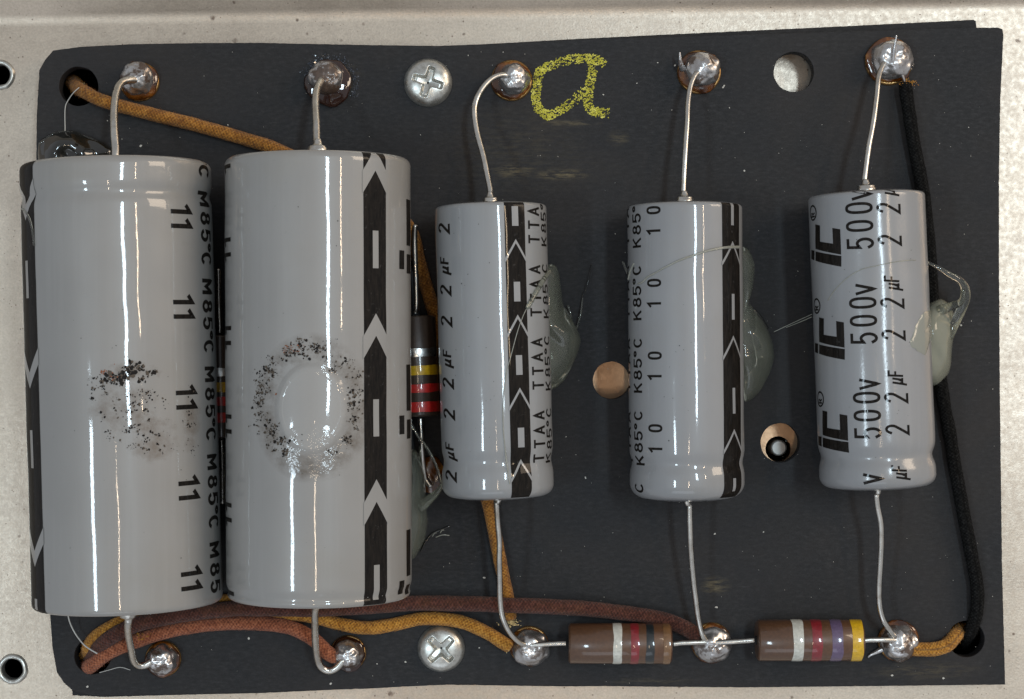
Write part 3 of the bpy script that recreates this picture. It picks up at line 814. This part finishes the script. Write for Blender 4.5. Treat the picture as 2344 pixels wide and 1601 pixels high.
# first can (reads downward)
c1.stripe(55, 84, 880, [352, 485, 870, 1262, 1640], 48, 34, [(610, 695), (999, 1085), (1388, 1470)], 7, up=False) if False else None
def stripe1():
    s = c1; _, al = s.hit(54, 700); _, ar = s.hit(84, 700); m = MB(); ac = (al+ar)/2
    s.patch(m, [(0.5, al), (0.5, ar), (s.L-0.5, ar), (s.L-0.5, al)], 0.35, nq=int(s.L/1.5)); st = m.build('polarity_stripe', M['ink'], s.o); m = MB()
    for ty in (463, 848, 1256):
        qt = s.q_at(ty, ac)
        for a_e in (al-0.012, ar+0.012): s.patch(m, [(qt, ac), (qt-52, a_e), (qt-18, a_e), (qt+34, ac)], 0.75, nq=3, na=6)
    for y0, y1 in ((592, 678), (980, 1067), (1366, 1405)):
        q0, q1 = s.q_at(y0, ac), s.q_at(y1, ac); s.patch(m, [(q0, ac-.035), (q0, ac+.035), (q1, ac+.035), (q1, ac-.035)], 0.75)
    m.build('arrow_marks', s.sm, st)
stripe1()
c1.text([(c, y) for k in range(5) for c, y in (('1', 490+207*k), ('1', 523+207*k))], 424, 800, 50, 9.6, up=False)
c1.text([t_ for k in range(-1, 5) for t_ in (('M', 462+200.5*k), ('8', 507+200.5*k), ('5', 546+200.5*k), ('o', 573+200.5*k), ('C', 600+200.5*k)) if 372 < t_[1] < 1368], 479, 800, 46, 8.5, up=False, wide=0.85)
# second can
c2.stripe(833, 884, 800, [340, 718, 1098], 49, 47, [(529, 615), (915, 1000), (1294, 1374)], 7.5)
c2.text([(c, y) for k in range(-1, 5) for c, y in (('1', 549+202*k), ('1', 583+202*k)) if 360 < y < 1370], 521, 800, 46, 9, up=True)
def bars2():
    s = c2; m = MB()
    for k in range(3):
        d = 379*k
        for x0, x1, y0, y1 in ((930, 938.5, 456, 562), (914, 925, 573, 616), (931, 939, 582, 626)):
            y0 += d; y1 += d
            if y0 > 1350: continue
            y1 = min(y1, 1362)
            q0, a0 = s.hit(x0, y0); q1, a1 = s.hit(x1, y0); q2, _ = s.hit(x0, y1)
            s.patch(m, [(q0, a0), (q0, a1), (q2, a1), (q2, a0)], 0.45)
    m.build('logo', M['ink'], s.o)
bars2()
# third can
c3.stripe(1160, 1206, 700, [386, 549, 722, 889, 1053], 42, 9, [(474, 519), (647, 692), (815, 860), (981, 1026)], 7.5)
c3.text([t_ for k in range(-1, 4) for t_ in (('2', 520+212.5*k), ('2', 449+212.5*k), ('u', 402+212.5*k, .72, .85), ('F', 382+212.5*k, .72, .85)) if 475 < t_[1] < 1128], 1022, 780, 41, 6.2, up=True, shear=0.12, wide=0.78)
c3.text([t_ for k in range(-1, 4) for t_ in (('T', 551+167*k), ('T', 518+167*k), ('A', 487+167*k), ('A', 453+167*k)) if 470 < t_[1] < 1125], 1230, 780, 34, 5.0, up=True, wide=0.78)
c3.text([t_ for k in range(-1, 4) for t_ in (('K', 557+165*k), ('8', 526+165*k), ('5', 500+165*k), ('o', 478+165*k), ('C', 452+165*k)) if 470 < t_[1] < 1125], 1252, 780, 29, 4.6, up=True, wide=1.1)
# fourth can
c4.stripe(1655, 1694, 800, [339, 553, 769, 983], 46, 9, [(466, 517), (674, 733), (889, 948), (1096, 1126)], 5.0)
c4.text([t_ for k in range(-1, 5) for t_ in (('K', 556+166*k), ('8', 526+166*k), ('5', 499+166*k), ('o', 478+166*k), ('C', 452+166*k)) if 466 < t_[1] < 1130], 1459, 780, 29, 5.0, up=True, wide=1.1)
c4.text([t_ for k in range(0, 5) for t_ in (('1', 528+166.4*k), ('0', 481+166.4*k)) if 466 < t_[1] < 1136], 1498, 780, 31, 5.2, up=True, wide=0.82)
c4.text([t_ for k in range(-1, 5) for t_ in (('T', 551+167*k), ('T', 518+167*k), ('A', 487+167*k), ('A', 453+167*k)) if 470 < t_[1] < 1115], 1439, 780, 34, 5.4, up=True)
# fifth can
c5.text([t_ for k in range(-1, 4) for t_ in (('5', 556+217*k), ('0', 516+217*k), ('0', 475+217*k), ('v', 444+217*k)) if 442 < t_[1] < 1115], 1978, 780, 53, 6.2, up=True, wide=0.72)
c5.text([t_ for k in range(-1, 4) for t_ in (('2', 551+217*k), ('2', 478+217*k), ('u', 439+217*k, .62, .8), ('F', 423+217*k, .62, .8)) if 436 < t_[1] < 1108], 2047, 780, 50, 5.6, up=True, shear=0.08, wide=0.66)
def logos5():
    s = c5
    for k in range(3):
        m = MB(); dy = 213*k; dx = 8.2*k
        def cv(cx_, cy_): return s.hit(1800 + cx_*0.315 + dx, 400 + cy_*0.315 + dy)
        for quad in ([(212, 362), (246, 370), (246, 500), (212, 480)], [(336, 388), (392, 398), (396, 520), (340, 508)],
                     [(212, 480), (396, 510), (398, 582), (214, 540)], [(214, 558), (400, 592), (400, 670), (214, 626)], [(184, 548), (206, 553), (206, 624), (184, 612)]):
            s.patch(m, [cv(*p) for p in quad], 0.45, nq=8, na=6)
        m.build('logo', M['ink'], s.o)
        # registered mark
        q, a = s.hit(1861 + dx, 488 + dy); m = MB(); b0 = 0; n = 28
        for i in range(n):
            t_ = 6.28318*i/n
            for rr in (14.5, 18.5): m.v.append(s.pt(q + rr*math.cos(t_)*0.95, a + rr*math.sin(t_)/s.r, 0.5))
        for i in range(n):
            j = (i+1) % n; m.f.append([2*i, 2*i+1, 2*j+1, 2*j]); m.mi.append(0)
        m.build('registered_mark', M['ink'], s.o)
        s.text([('R', 488 + dy)], 1861 + dx, 488 + dy, 17, 3.2, up=True, name='registered_mark')
logos5()

# --- burns, spatter and scuffs on the sleeves
it = []; G = random.gauss
def clump(x, y, n, sp, s0, s1):
    for _ in range(n):
        k = random.random(); it.append((x + G(0, sp), y + G(0, sp*.8), s0 + (s1-s0)*k*k))
for x, y, n, sp in ((283, 858, 40, 8), (300, 846, 40, 8), (318, 842, 26, 6), (298, 829, 8, 3), (280, 866, 24, 8), (252, 864, 22, 6), (238, 872, 12, 4), (340, 852, 14, 5), (356, 853, 10, 4), (270, 872, 14, 6), (325, 868, 10, 6)):
    clump(x, y, n, sp, 1.4, 6.5)
for k in range(46):
    t_ = random.random(); clump(222 + 135*t_ + G(0, 22), 890 + 140*t_ + G(0, 20), random.randint(2, 11), random.uniform(2, 6), 0.8, 3.6)
for k in range(16): clump(G(318, 26), G(905, 16), random.randint(2, 8), 4, .8, 3.0)
for k in range(18): clump(438 + G(0, 6), random.uniform(885, 1050), random.randint(2, 7), 3.5, .8, 2.8)
for k in range(30): clump(random.uniform(350, 440), random.uniform(880, 1040), 1, 3, .7, 2.0)
c1.flecks(it[::3], 'soot_smudge', 'soot')['kind'] = 'stuff'
it = [p for i, p in enumerate(it) if i % 3]
c1.flecks(it, 'scorch_mark', 'char')['label'] = 'black burnt spatter on the grey sleeve'
c1.flecks([(237 + G(0, 3), 851 + G(0, 2.5), 2.4) for _ in range(8)] + [(262 + G(0, 10), 862 + G(0, 6), 1.8) for _ in range(24)] + [(262, 834, 2)], 'rust_speck', 'rustchar')
it = []
for k in range(170):
    t_ = random.random()*6.28318; rr = random.gauss(0.92, 0.10)
    x = 706 + 122*rr*math.cos(t_); y = 922 + 136*rr*math.sin(t_)
    if rr < 0.68 or x > 826: continue
    if 0.35 < t_ < 2.2 and random.random() < 0.8: continue
    clump(x, y, random.randint(2, 9), random.uniform(2, 7), .8, 3.4)
for x, y, n in ((615, 848, 26), (622, 858, 18), (660, 808, 20), (720, 800, 24), (733, 793, 18), (806, 900, 26), (800, 925, 22), (812, 960, 16), (640, 1010, 26), (628, 980, 22), (615, 985, 16), (655, 1035, 18), (790, 1005, 18), (600, 880, 14), (690, 790, 16)):
    clump(x, y, n, 6.5, 1.0, 4.2)
c2.flecks(it[::2], 'soot_smudge', 'soot')['kind'] = 'stuff'
it = [p for i, p in enumerate(it) if i % 2]
c2.flecks(it, 'scorch_mark', 'char')['label'] = 'burnt ring of black specks'
c2.flecks([(668 + G(0, 16), 800 + G(0, 5), random.uniform(1, 2.4)) for _ in range(30)] + [(632, 902, 3)], 'rust_speck', 'rustchar')
for c, n_, box in ((c1, 26, (90, 430, 400, 1370)), (c2, 22, (560, 800, 380, 1340)), (c3, 22, (1030, 1140, 480, 1050)), (c4, 18, (1520, 1640, 480, 1050)), (c5, 18, (1900, 2090, 470, 1050))):
    c.flecks([(random.uniform(box[0], box[1]), random.uniform(box[2], box[3]), random.uniform(.5, 1.5)) for _ in range(n_)], 'dirt_specks', 'char')['kind'] = 'stuff'

# ------------------------------------------------------------------ resistors
def resistor(p0, p1, r, z, bands, body, leads, label, lr=6.0):
    """p0 -> p1 axis ends in layout units, bands = [(from, to, colour)] as distances along it"""
    A, B = W(*p0, z), W(*p1, z); ax = (B-A).normalized(); L = (B-A).length
    t = thing('resistor', W((p0[0]+p1[0])/2, (p0[1]+p1[1])/2, 0), label, 'resistor', 'banded carbon resistors')
    ez = Vector((0, 0, 1)); ex = ax.cross(ez).normalized()
    R = r*(H-z)/H*U; m = MB(); e = 4.5*U
    lathe(m, A, ax, ex, ez, [(0, R-6*U), (0, R-e), (0.7*e, R-0.3*e), (e, R), (L*0.5, R), (L-e, R), (L-0.7*e, R-0.3*e), (L, R-e), (L, R-6*U)], 64)
    o = m.build('body', M[body], t)
    for p in o.data.polygons:
        if len(p.vertices) > 4: p.use_smooth = False
    tot = math.hypot(p1[0]-p0[0], p1[1]-p0[1])
    for f0, f1, colr in bands:
        m = MB(); s0, s1 = L*f0/tot, min(L*f1/tot, L-0.8*e); n = 64; vs = []; fs = []
        for i in range(5):
            s = s0 + (s1-s0)*i/4; off = 0.8*U if 0 < i < 4 else 0.25*U
            for k in range(n):
                a = 6.28318*k/n; wob = 2.2*U*noise.noise(Vector((math.cos(a)*1.5, math.sin(a)*1.5, f0 + (0 if i < 2 else 5))))
                vs.append(A + ax*(s+wob) + (ex*math.sin(a) + ez*math.cos(a))*(R+off))
        for i in range(4):
            for k in range(n): fs.append([i*n+k, i*n+(k+1) % n, (i+1)*n+(k+1) % n, (i+1)*n+k])
        m.add(vs, fs); m.build('colour_band', M['b_'+colr], t)
    for end, pts in ((0, leads[0]), (1, leads[1])):
        base = A if end == 0 else B; e_ = -ax if end == 0 else ax
        m = MB(); tube(m, [base - e_*4*U, base + e_*8*U] + [W(*p) for p in pts], lr*U, 12, 4*U, wob=0.02, seed=p0[0]); m.build('lead', M['lead'], t)
        m = MB(); lathe(m, base, e_, ex, ez, [(-1*U, 10*U), (1.5*U, 10*U), (4*U, 8*U), (6*U, 6.4*U)], 18); m.build('lead_seal', M['void'], t)
    return t
resistor((1301, 1473), (1536, 1474), 46, 50, [(101, 121, 'white'), (141, 159, 'red'), (175.5, 194, 'black'), (215, 235, 'tan')], 'resin',
         ([(1280, 1473, 50), (1245, 1475, 50), (1215, 1477, 46)], [(1560, 1472, 50), (1590, 1471, 50), (1622, 1470, 46)]), 'brown resistor with white, red, black and tan bands')
resistor((1732, 1466), (1973, 1466), 47, 50, [(78, 102, 'white'), (121, 144, 'red'), (165, 191, 'violet'), (212, 241, 'yellow')], 'resin',
         ([(1712, 1467, 50), (1680, 1469, 50), (1638, 1471, 46)], [(1992, 1465, 50), (2020, 1465, 50), (2050, 1466, 44)]), 'brown resistor with white, red, violet and yellow bands')
resistor((951, 724), (962, 953), 46, 52, [(74, 94, 'silver'), (113, 135, 'yellow'), (155, 174, 'bright_red'), (196, 219, 'bright_red')], 'resin_dark',
         ([(953, 700, 56), (952, 640, 64), (950, 590, 72), (949, 545, 80), (950, 518, 88)], [(963, 975, 52), (965, 1010, 48), (967, 1050, 30), (972, 1090, 16), (985, 1112, 12)]), 'dark resistor with silver, yellow and two red bands between two capacitors', 6.4)
resistor((503, 768), (507, 1002), 40, 60, [(74, 94, 'silver'), (108, 129, 'yellow'), (140, 160, 'bright_red'), (176, 198, 'bright_red')], 'resin_dark',
         ([(503, 740, 60), (501, 690, 56), (500, 620, 40)], [(508, 1030, 60), (509, 1080, 50), (509, 1150, 30)]), 'dark resistor in the narrow gap between the two biggest capacitors', 6.4)

# ------------------------------------------------------------------ cloth wires
def wire(pts, r, mat, label, seed, fuzz=1.0, fuzzmat=None):
    t = thing('cloth_wire', W(pts[0][0], pts[0][1], 0), label, 'wire', 'cotton covered wires')
    m = MB(); fr = tube(m, [W(*p) for p in pts], r*U, 22, 3.2*U, wob=0.07, seed=seed)
    m.build('jacket', M[mat], t)
    m = MB()
    for _ in range(int(len(fr)*7*fuzz)):
        p, tt, nn, bn, rr, L = random.choice(fr); a = random.random()*6.283
        d = nn*math.cos(a) + bn*math.sin(a)
        b = p + d*rr*0.98; tip = b + (d*random.uniform(0.5, 1.0) + tt*random.uniform(-1.3, 1.3) + nn.cross(d)*random.uniform(-.6, .6))*random.uniform(2.0, 7.5)*U
        mid = (b+tip)/2 + d*random.uniform(0, 1.5)*U
        sd = tt.cross(d).normalized()*random.uniform(0.25, 0.5)*U
        m.add([b-sd, b+sd, mid+sd*.8, mid-sd*.8, tip], [[0, 1, 2, 3], [3, 2, 4]])
    m.build('fuzz', M[fuzzmat or mat], t)['kind'] = 'stuff'
    return t
W1 = wire([(166, 188, -260), (170, 192, -74), (180, 203, -20), (200, 214, 8), (238, 232, 18), (344, 261, 18), (450, 287, 17), (582, 325, 17), (640, 345, 17), (760, 405, 17), (880, 470, 17), (938, 525, 17), (960, 601, 17), (982, 677, 17),
      (1000, 740, 17), (1050, 930, 17), (1115, 1144, 17), (1130, 1210, 16), (1146, 1290, 16), (1158, 1350, 15), (1164, 1386, 15), (1168, 1412, 18)], 15.2, 'ochre', 'ochre cloth wire from the upper corner hole running under the capacitors', 1)
W2 = wire([(198, 1504, -260), (200, 1500, -74), (202, 1486, -14), (212, 1467, 8), (237, 1446, 17), (276, 1424, 18), (340, 1400, 17), (430, 1382, 17), (513, 1376, 17), (590, 1388, 17), (650, 1404, 17), (720, 1413, 17), (781, 1429, 17), (841, 1438, 17), (901, 1430, 17),
      (976, 1416, 17), (1052, 1423, 18), (1112, 1447, 20), (1150, 1471, 24), (1163, 1479, 25)], 15.2, 'ochre2', 'ochre cloth wire curving past the lower screw to a solder joint', 2)
W3 = wire([(206, 1520, -260), (207, 1516, -74), (214, 1500, -10), (236, 1474, 26), (280, 1444, 46), (332, 1424, 52), (436, 1405, 52), (539, 1394, 54), (620, 1394, 54), (740, 1394, 46), (871, 1387, 34), (961, 1381, 40), (1082, 1383, 50), (1160, 1386, 52), (1306, 1391, 40), (1410, 1401, 26),
      (1513, 1417, 22), (1565, 1437, 26), (1594, 1455, 32)], 17.5, 'maroon', 'dark maroon cloth wire above the brown resistor', 3)
W4 = wire([(202, 1526, -260), (200, 1528, -74), (204, 1527, -10), (222, 1514, 14), (255, 1491, 24), (319, 1465, 24), (410, 1439, 24), (513, 1427, 24), (610, 1428, 26), (675, 1440, 28), (720, 1466, 28), (748, 1494, 26), (766, 1504, 24)], 16.5, 'rust', 'rust red cloth wire arching below the two biggest capacitors', 4)
W5 = wire([(2072, 196, 24), (2082, 265, 22), (2101, 378, 20), (2116, 460, 19), (2126, 560, 19), (2136, 700, 19), (2147, 820, 19), (2157, 900, 19), (2178, 1020, 19), (2200, 1146, 19), (2222, 1262, 19), (2236, 1336, 19), (2236, 1397, 16), (2224, 1440, -6), (2212, 1458, -40), (2206, 1466, -90), (2204, 1470, -260)],
          15.0, 'blackcloth', 'black cloth wire along the edge beside the 500v capacitor', 5, fuzz=1.3)
W6 = wire([(2090, 1486, 22), (2110, 1487, 22), (2140, 1486, 22), (2168, 1477, 18), (2185, 1458, 2), (2193, 1446, -30), (2196, 1440, -80), (2198, 1440, -260)], 16, 'ochre2', 'short ochre cloth wire dipping into the corner hole', 6)
# frayed cut ends
def fray(t, px, py, z, n, sx, sy, mt='fray'):
    m = MB()
    for _ in range(n):
        c = W(px + G(0, sx), py + G(0, sy), z + random.uniform(-6, 6))
        fleck(m, c, Vector((random.uniform(.4, 1), random.uniform(-.5, .5), random.uniform(-.6, .6))), Vector((random.uniform(-.4, .4), random.uniform(.4, 1), random.uniform(-.6, .6))), random.uniform(1.2, 3.6)*U)
    m.build('frayed_end', M[mt], t)
fray(W1, 1170, 1424, 18, 130, 9, 5); fray(W5, 2080, 190, 34, 60, 9, 3.5, 'ochre2'); fray(W2, 1162, 1482, 30, 50, 4, 6); fray(W4, 325, 1458, 40, 50, 8, 4, 'ochre2'); fray(W1, 187, 196, -4, 22, 4, 4)

# ------------------------------------------------------------------ hot glue
def blob(outline, z0, hmax, mat, label, name='glue_blob', sd=0, ridge=None):
    """a glue lump: an outline on the board rising to a rounded, uneven top"""
    P = catmull([Vector((x, y, 0)) for x, y in outline + [outline[0]]], 5)[:-1]
    n = len(P); c = sum(P, Vector()) / n
    if ridge: c = Vector((ridge[0], ridge[1], 0))
    t = thing(name, W(c.x, c.y, 0), label, 'glue'); m = MB(); R = 12
    for i in range(R+1):
        f = i/R
        for p in P:
            q = c + (p-c)*math.sin(f*math.pi/2)
            z = z0 + hmax*math.cos(f*math.pi/2)**0.8*(1 + (0.25 if mat != 'glue_dark' else 0.8)*noise.noise(Vector((q.x*0.02, q.y*0.02, sd)))) if i < R else z0
            m.v.append(W(q.x, q.y, z))
    for i in range(R):
        for k in range(n):
            a = i*n+k; b = i*n+(k+1) % n; m.f.append([a, b, b+n, a+n]); m.mi.append(0)
    m.f.append(list(range(R*n, R*n+n))); m.mi.append(0)
    m.build('lump', M[mat], t)
    me = t.children[0].data
    bm = bmesh.new(); bm.from_mesh(me); bmesh.ops.remove_doubles(bm, verts=bm.verts, dist=1e-8); bmesh.ops.recalc_face_normals(bm, faces=bm.faces); bm.to_mesh(me); bm.free()
    for p in me.polygons: p.use_smooth = True
    return t
def strand(t, pts, r, mat='strand', taper=None, wpts=None):
    m = MB(); tube(m, wpts or [W(*p) for p in pts], r*U, 8, 3*U, taper=taper); m.build('strand', M[mat], t)
g = blob([(1236, 612), (1262, 604), (1277, 616), (1285, 660), (1292, 705), (1316, 742), (1330, 775), (1326, 800), (1314, 830), (1292, 872), (1262, 892), (1225, 880), (1215, 800), (1220, 700)], 1, 86, 'glue', 'pale glue lump pressed against the capacitor marked 22', sd=1, ridge=(1250, 740))
cs = c3
strand(g, None, 5.5, 'glue', wpts=[cs.pt(*cs.hit(x, y), 3) for x, y in ((1254, 622), (1242, 640), (1228, 664), (1216, 686), (1206, 704))])
strand(g, None, 1.1, wpts=[cs.pt(*cs.hit(x, y), 1) for x, y in ((1206, 704), (1196, 726), (1184, 760), (1170, 812), (1160, 850), (1153, 900), (1151, 960), (1155, 1020), (1163, 1080), (1166, 1108))])
for a_, b_ in (((1293, 706), (1318, 762)), ((1306, 742), (1322, 765)), ((1318, 760), (1334, 682)), ((1300, 700), (1309, 745)), ((1334, 682), (1354, 606))):
    strand(g, [(*a_, 14), ((a_[0]+b_[0])/2 + 3, (a_[1]+b_[1])/2, 16), (*b_, 6)], 2.0 if a_[0] < 1330 else 0.8, 'glue_dark' if a_[0] > 1330 else 'glue_clear')
g = blob([(1690, 566), (1708, 566), (1721, 584), (1728, 612), (1725, 655), (1716, 690), (1734, 716), (1752, 744), (1766, 775), (1773, 813), (1766, 845), (1750, 880), (1732, 906), (1706, 920), (1672, 900), (1664, 800), (1668, 640)], 1, 78, 'glue', 'greenish glue lump pressed against the capacitor marked 10', sd=2, ridge=(1698, 740))
strand(g, None, 2.6, wpts=[c4.pt(*c4.hit(x, y), 1.5) for x, y in ((1497, 627), (1520, 614), (1552, 598), (1590, 584), (1625, 573), (1660, 567), (1690, 566))], taper=lambda t_: .55+.9*t_)
strand(g, None, 2.0, wpts=[c4.pt(*c4.hit(x, y), 1.2) for x, y in ((1497, 627), (1484, 634), (1472, 646), (1462, 650))])
strand(g, None, 2.0, wpts=[c4.pt(*c4.hit(x, y), 1.2) for x, y in ((1452, 604), (1444, 622), (1440, 640))])
strand(g, [(1426, 600, 100), (1432, 616, 112), (1440, 634, 118), (1443, 652, 120)], 2.4, 'glue_clear')
strand(g, [(1720, 705, 30), (1738, 722, 26), (1757, 752, 14)], 3.0, 'glue_dark')
strand(g, [(1772, 760, 40), (1812, 741, 60), (1858, 720, 100)], 0.8, 'strand')
g = blob([(2132, 690), (2150, 684), (2166, 690), (2182, 712), (2187, 746), (2180, 794), (2176, 841), (2163, 868), (2140, 884), (2110, 870), (2100, 780), (2112, 710)], 1, 100, 'glue_milky', 'clear glue loop hanging beside the capacitor marked 500v', sd=3, ridge=(2136, 780))
strand(g, [(2126, 602, 150), (2150, 614, 150), (2172, 628, 146), (2194, 640, 138), (2208, 658, 120), (2210, 682, 100), (2202, 706, 84), (2188, 736, 66), (2172, 770, 56)], 9, 'glue_clear', taper=lambda t_: .28 + 1.0*min(1, t_*1.9))
strand(g, [(2206, 664, 126), (2200, 690, 100), (2176, 702, 80), (2150, 712, 70)], 8, 'glue_clear', taper=lambda t_: .6 + .9*t_)
strand(g, None, 1.0, wpts=[c5.pt(*c5.hit(x, y), 0.8) for x, y in ((1896, 688), (1912, 664), (1938, 638), (1970, 618), (2010, 608), (2050, 600), (2090, 596), (2124, 600))])
strand(g, [(1800, 750, 60), (1830, 738, 90), (1858, 726, 118)], 0.8)
m = MB()
out = [(2131, 706), (2136, 735), (2134, 765), (2124, 790), (2118, 812), (2104, 806), (2088, 796), (2083, 780), (2090, 765), (2096, 745), (2110, 722)]
P = [Vector((p.x + G(0, 1.2), p.y + G(0, 1.2), 0)) for p in catmull([Vector((x, y, 0)) for x, y in out + [out[0]]], 6)[:-1]]
c = sum(P, Vector())/len(P)
for f, of in ((0.02, 2.6), (0.35, 2.4), (0.7, 2.2), (0.92, 1.6), (1.0, 0.3)):
    for p in P:
        x, y = c.x + (p.x-c.x)*f, c.y + (p.y-c.y)*f
        m.v.append(c5.pt(*c5.hit(x, y), of + 1.1*noise.noise(Vector((x*0.09, y*0.09, 0)))))
n = len(P)
for i in range(4):
    for k in range(n): m.f.append([i*n+k, i*n+(k+1) % n, (i+1)*n+(k+1) % n, (i+1)*n+k]); m.mi.append(0)
m.build('smear', NT('glue_smear').set(base=(0.36, 0.37, 0.32), rough=0.25, coat=0.4, trans=0.35).m, g)
g = blob([(935, 1030), (952, 1030), (966, 1062), (974, 1100), (976, 1150), (979, 1195), (974, 1230), (966, 1250), (944, 1282), (915, 1270), (905, 1150), (912, 1060)], 1, 95, 'glue', 'pale glue lump between the burnt capacitor and the board', sd=4, ridge=(936, 1150))
strand(g, [(941, 970, 130), (958, 1000, 128), (980, 1030, 124), (996, 1062, 120), (1006, 1092, 116), (1012, 1118, 110)], 3.2, 'glue_clear')
strand(g, [(1013, 1108, 112), (1000, 1128, 100), (984, 1142, 84), (964, 1160, 70)], 7, 'glue', taper=lambda t_: .5 + 1.5*t_)
strand(g, [(964, 1262, 4), (975, 1240, 6), (990, 1222, 6), (1010, 1213, 3), (1028, 1206, 2)], 2.2, 'glue_dark')
for a_, b_ in (((990, 1228), (999, 1220)), ((998, 1230), (1028, 1226)), ((1008, 1220), (1016, 1214))):
    strand(g, [(*a_, 3), ((a_[0]+b_[0])/2, (a_[1]+b_[1])/2 - 3, 6), (*b_, 3)], 1.3, 'strand')
g = blob([(86, 352), (90, 324), (110, 310), (132, 300), (168, 299), (198, 311), (226, 321), (252, 336), (262, 352), (240, 420), (120, 430), (92, 400)], 1, 40, 'glue_dark', 'black glossy glue lump above the spattered capacitor', sd=5, ridge=(160, 360))
strand(g, [(90, 330, 10), (125, 306, 18), (160, 303, 16), (205, 317, 10), (250, 338, 6)], 3.0, 'glue_clear')
strand(g, None, 2.4, 'glue_clear', wpts=[c1.pt(*c1.hit(x, y), 2) for x, y in ((52, 478), (62, 488), (70, 505), (76, 530), (80, 562))])
# loose fibres
def fibre(pts, r, label, mat='hair'):
    m = MB(); tube(m, [W(*p) for p in pts], r*U, 6, 4*U); o = m.build('loose_fibre', M[mat]); tag(o, label, 'fibre')
fibre([(154, 1400, 40), (160, 1425, 30), (172, 1450, 22), (190, 1474, 34), (205, 1486, 42), (222, 1496, 46)], 1.7, 'grey fibre crossing the lower corner hole')
fibre([(149, 300, 18), (149, 250, 6), (155, 232, 4), (168, 213, 20), (181, 201, 24)], 1.1, 'pale fibre beside the upper corner hole')
fibre([(228, 1540, 3), (250, 1534, 4), (275, 1528, 4), (298, 1534, 2)], 0.9, 'white lint lying by the lower corner hole')

# ------------------------------------------------------------------ screws
def screw(px, py, r, rot, label):
    t = thing('screw', W(px, py, 0), label, 'screw', 'cross head screws')
    c = W(px, py, 0); m = MB(); NR, NA = 46, 120; hgt = 26
    def cross(x, y):
        ca, sa = math.cos(rot), math.sin(rot); u, v = x*ca+y*sa, -x*sa+y*ca; d = 0
        for p, q in ((u, v), (v, u)):
            p, q = abs(p), abs(q); hw = 8.6 - 0.06*p
            d = max(d, min(1, max(0, (36-p)/5))*min(1, max(0, (hw-q)/2.6 + .5)))
        rr = math.hypot(x, y); d = max(d, min(1, max(0, (15-rr)/3)))
        return d, rr
    for i in range(NR+1):
        f = i/NR; rr = r*math.sin(f*math.pi/2)**1.0 if f < 1 else r
        for k in range(NA):
            a = 6.28318*k/NA; x, y = rr*math.cos(a), rr*math.sin(a)
            z = hgt*(1 - 0.42*(rr/r)**2 - 0.46*(rr/r)**9)
            d, q = cross(x, y); z -= d*(17 + 10*max(0, 1-q/26))
            m.v.append(c + Vector((x*U, y*U, z*U)))
    for k in range(NA): a = 6.28318*k/NA; m.v.append(c + Vector((r*.985*math.cos(a)*U, r*.985*math.sin(a)*U, 0.5*U)))
    for i in range(NR+1):
        for k in range(NA):
            a = i*NA+k; b = i*NA+(k+1) % NA; m.f.append([a, a+NA, b+NA, b]); m.mi.append(0)
    m.build('head', M['steel'], t)
screw(980, 190, 55, math.radians(-17), 'cross head steel screw beside the chalk letter')
screw(1010, 1484, 54, math.radians(45), 'cross head steel screw beside the lower ochre wire')

# ------------------------------------------------------------------ dust
m = MB()
for _ in range(420):
    x, y = random.uniform(130, 2280), random.uniform(110, 1570)
    s_ = random.uniform(.5, 1.1) if random.random() < .85 else random.uniform(1.2, 2.4)
    fleck(m, W(x, y, 0.6), Vector((1, 0, 0)), Vector((0, 1, 0)), s_*U, n=5)
for x, y, s_ in ((322, 335, 4), (1108, 1323, 4), (1640, 1390, 3.5), (570, 1462, 3), (1340, 1094, 3), (757, 1565, 4), (863, 1520, 3), (928, 1516, 3), (1704, 391, 3), (1545, 150, 3), (1655, 200, 4), (2042, 1547, 3), (2160, 1553, 3), (200, 1572, 3), (2200, 745, 3)):
    fleck(m, W(x, y, 0.8), Vector((1, 0, 0.2)), Vector((0, 1, 0)), s_*U)
tag(m.build('dust', M['dust'], smooth=False), 'pale dust specks on the black board', 'dust', kind='stuff')
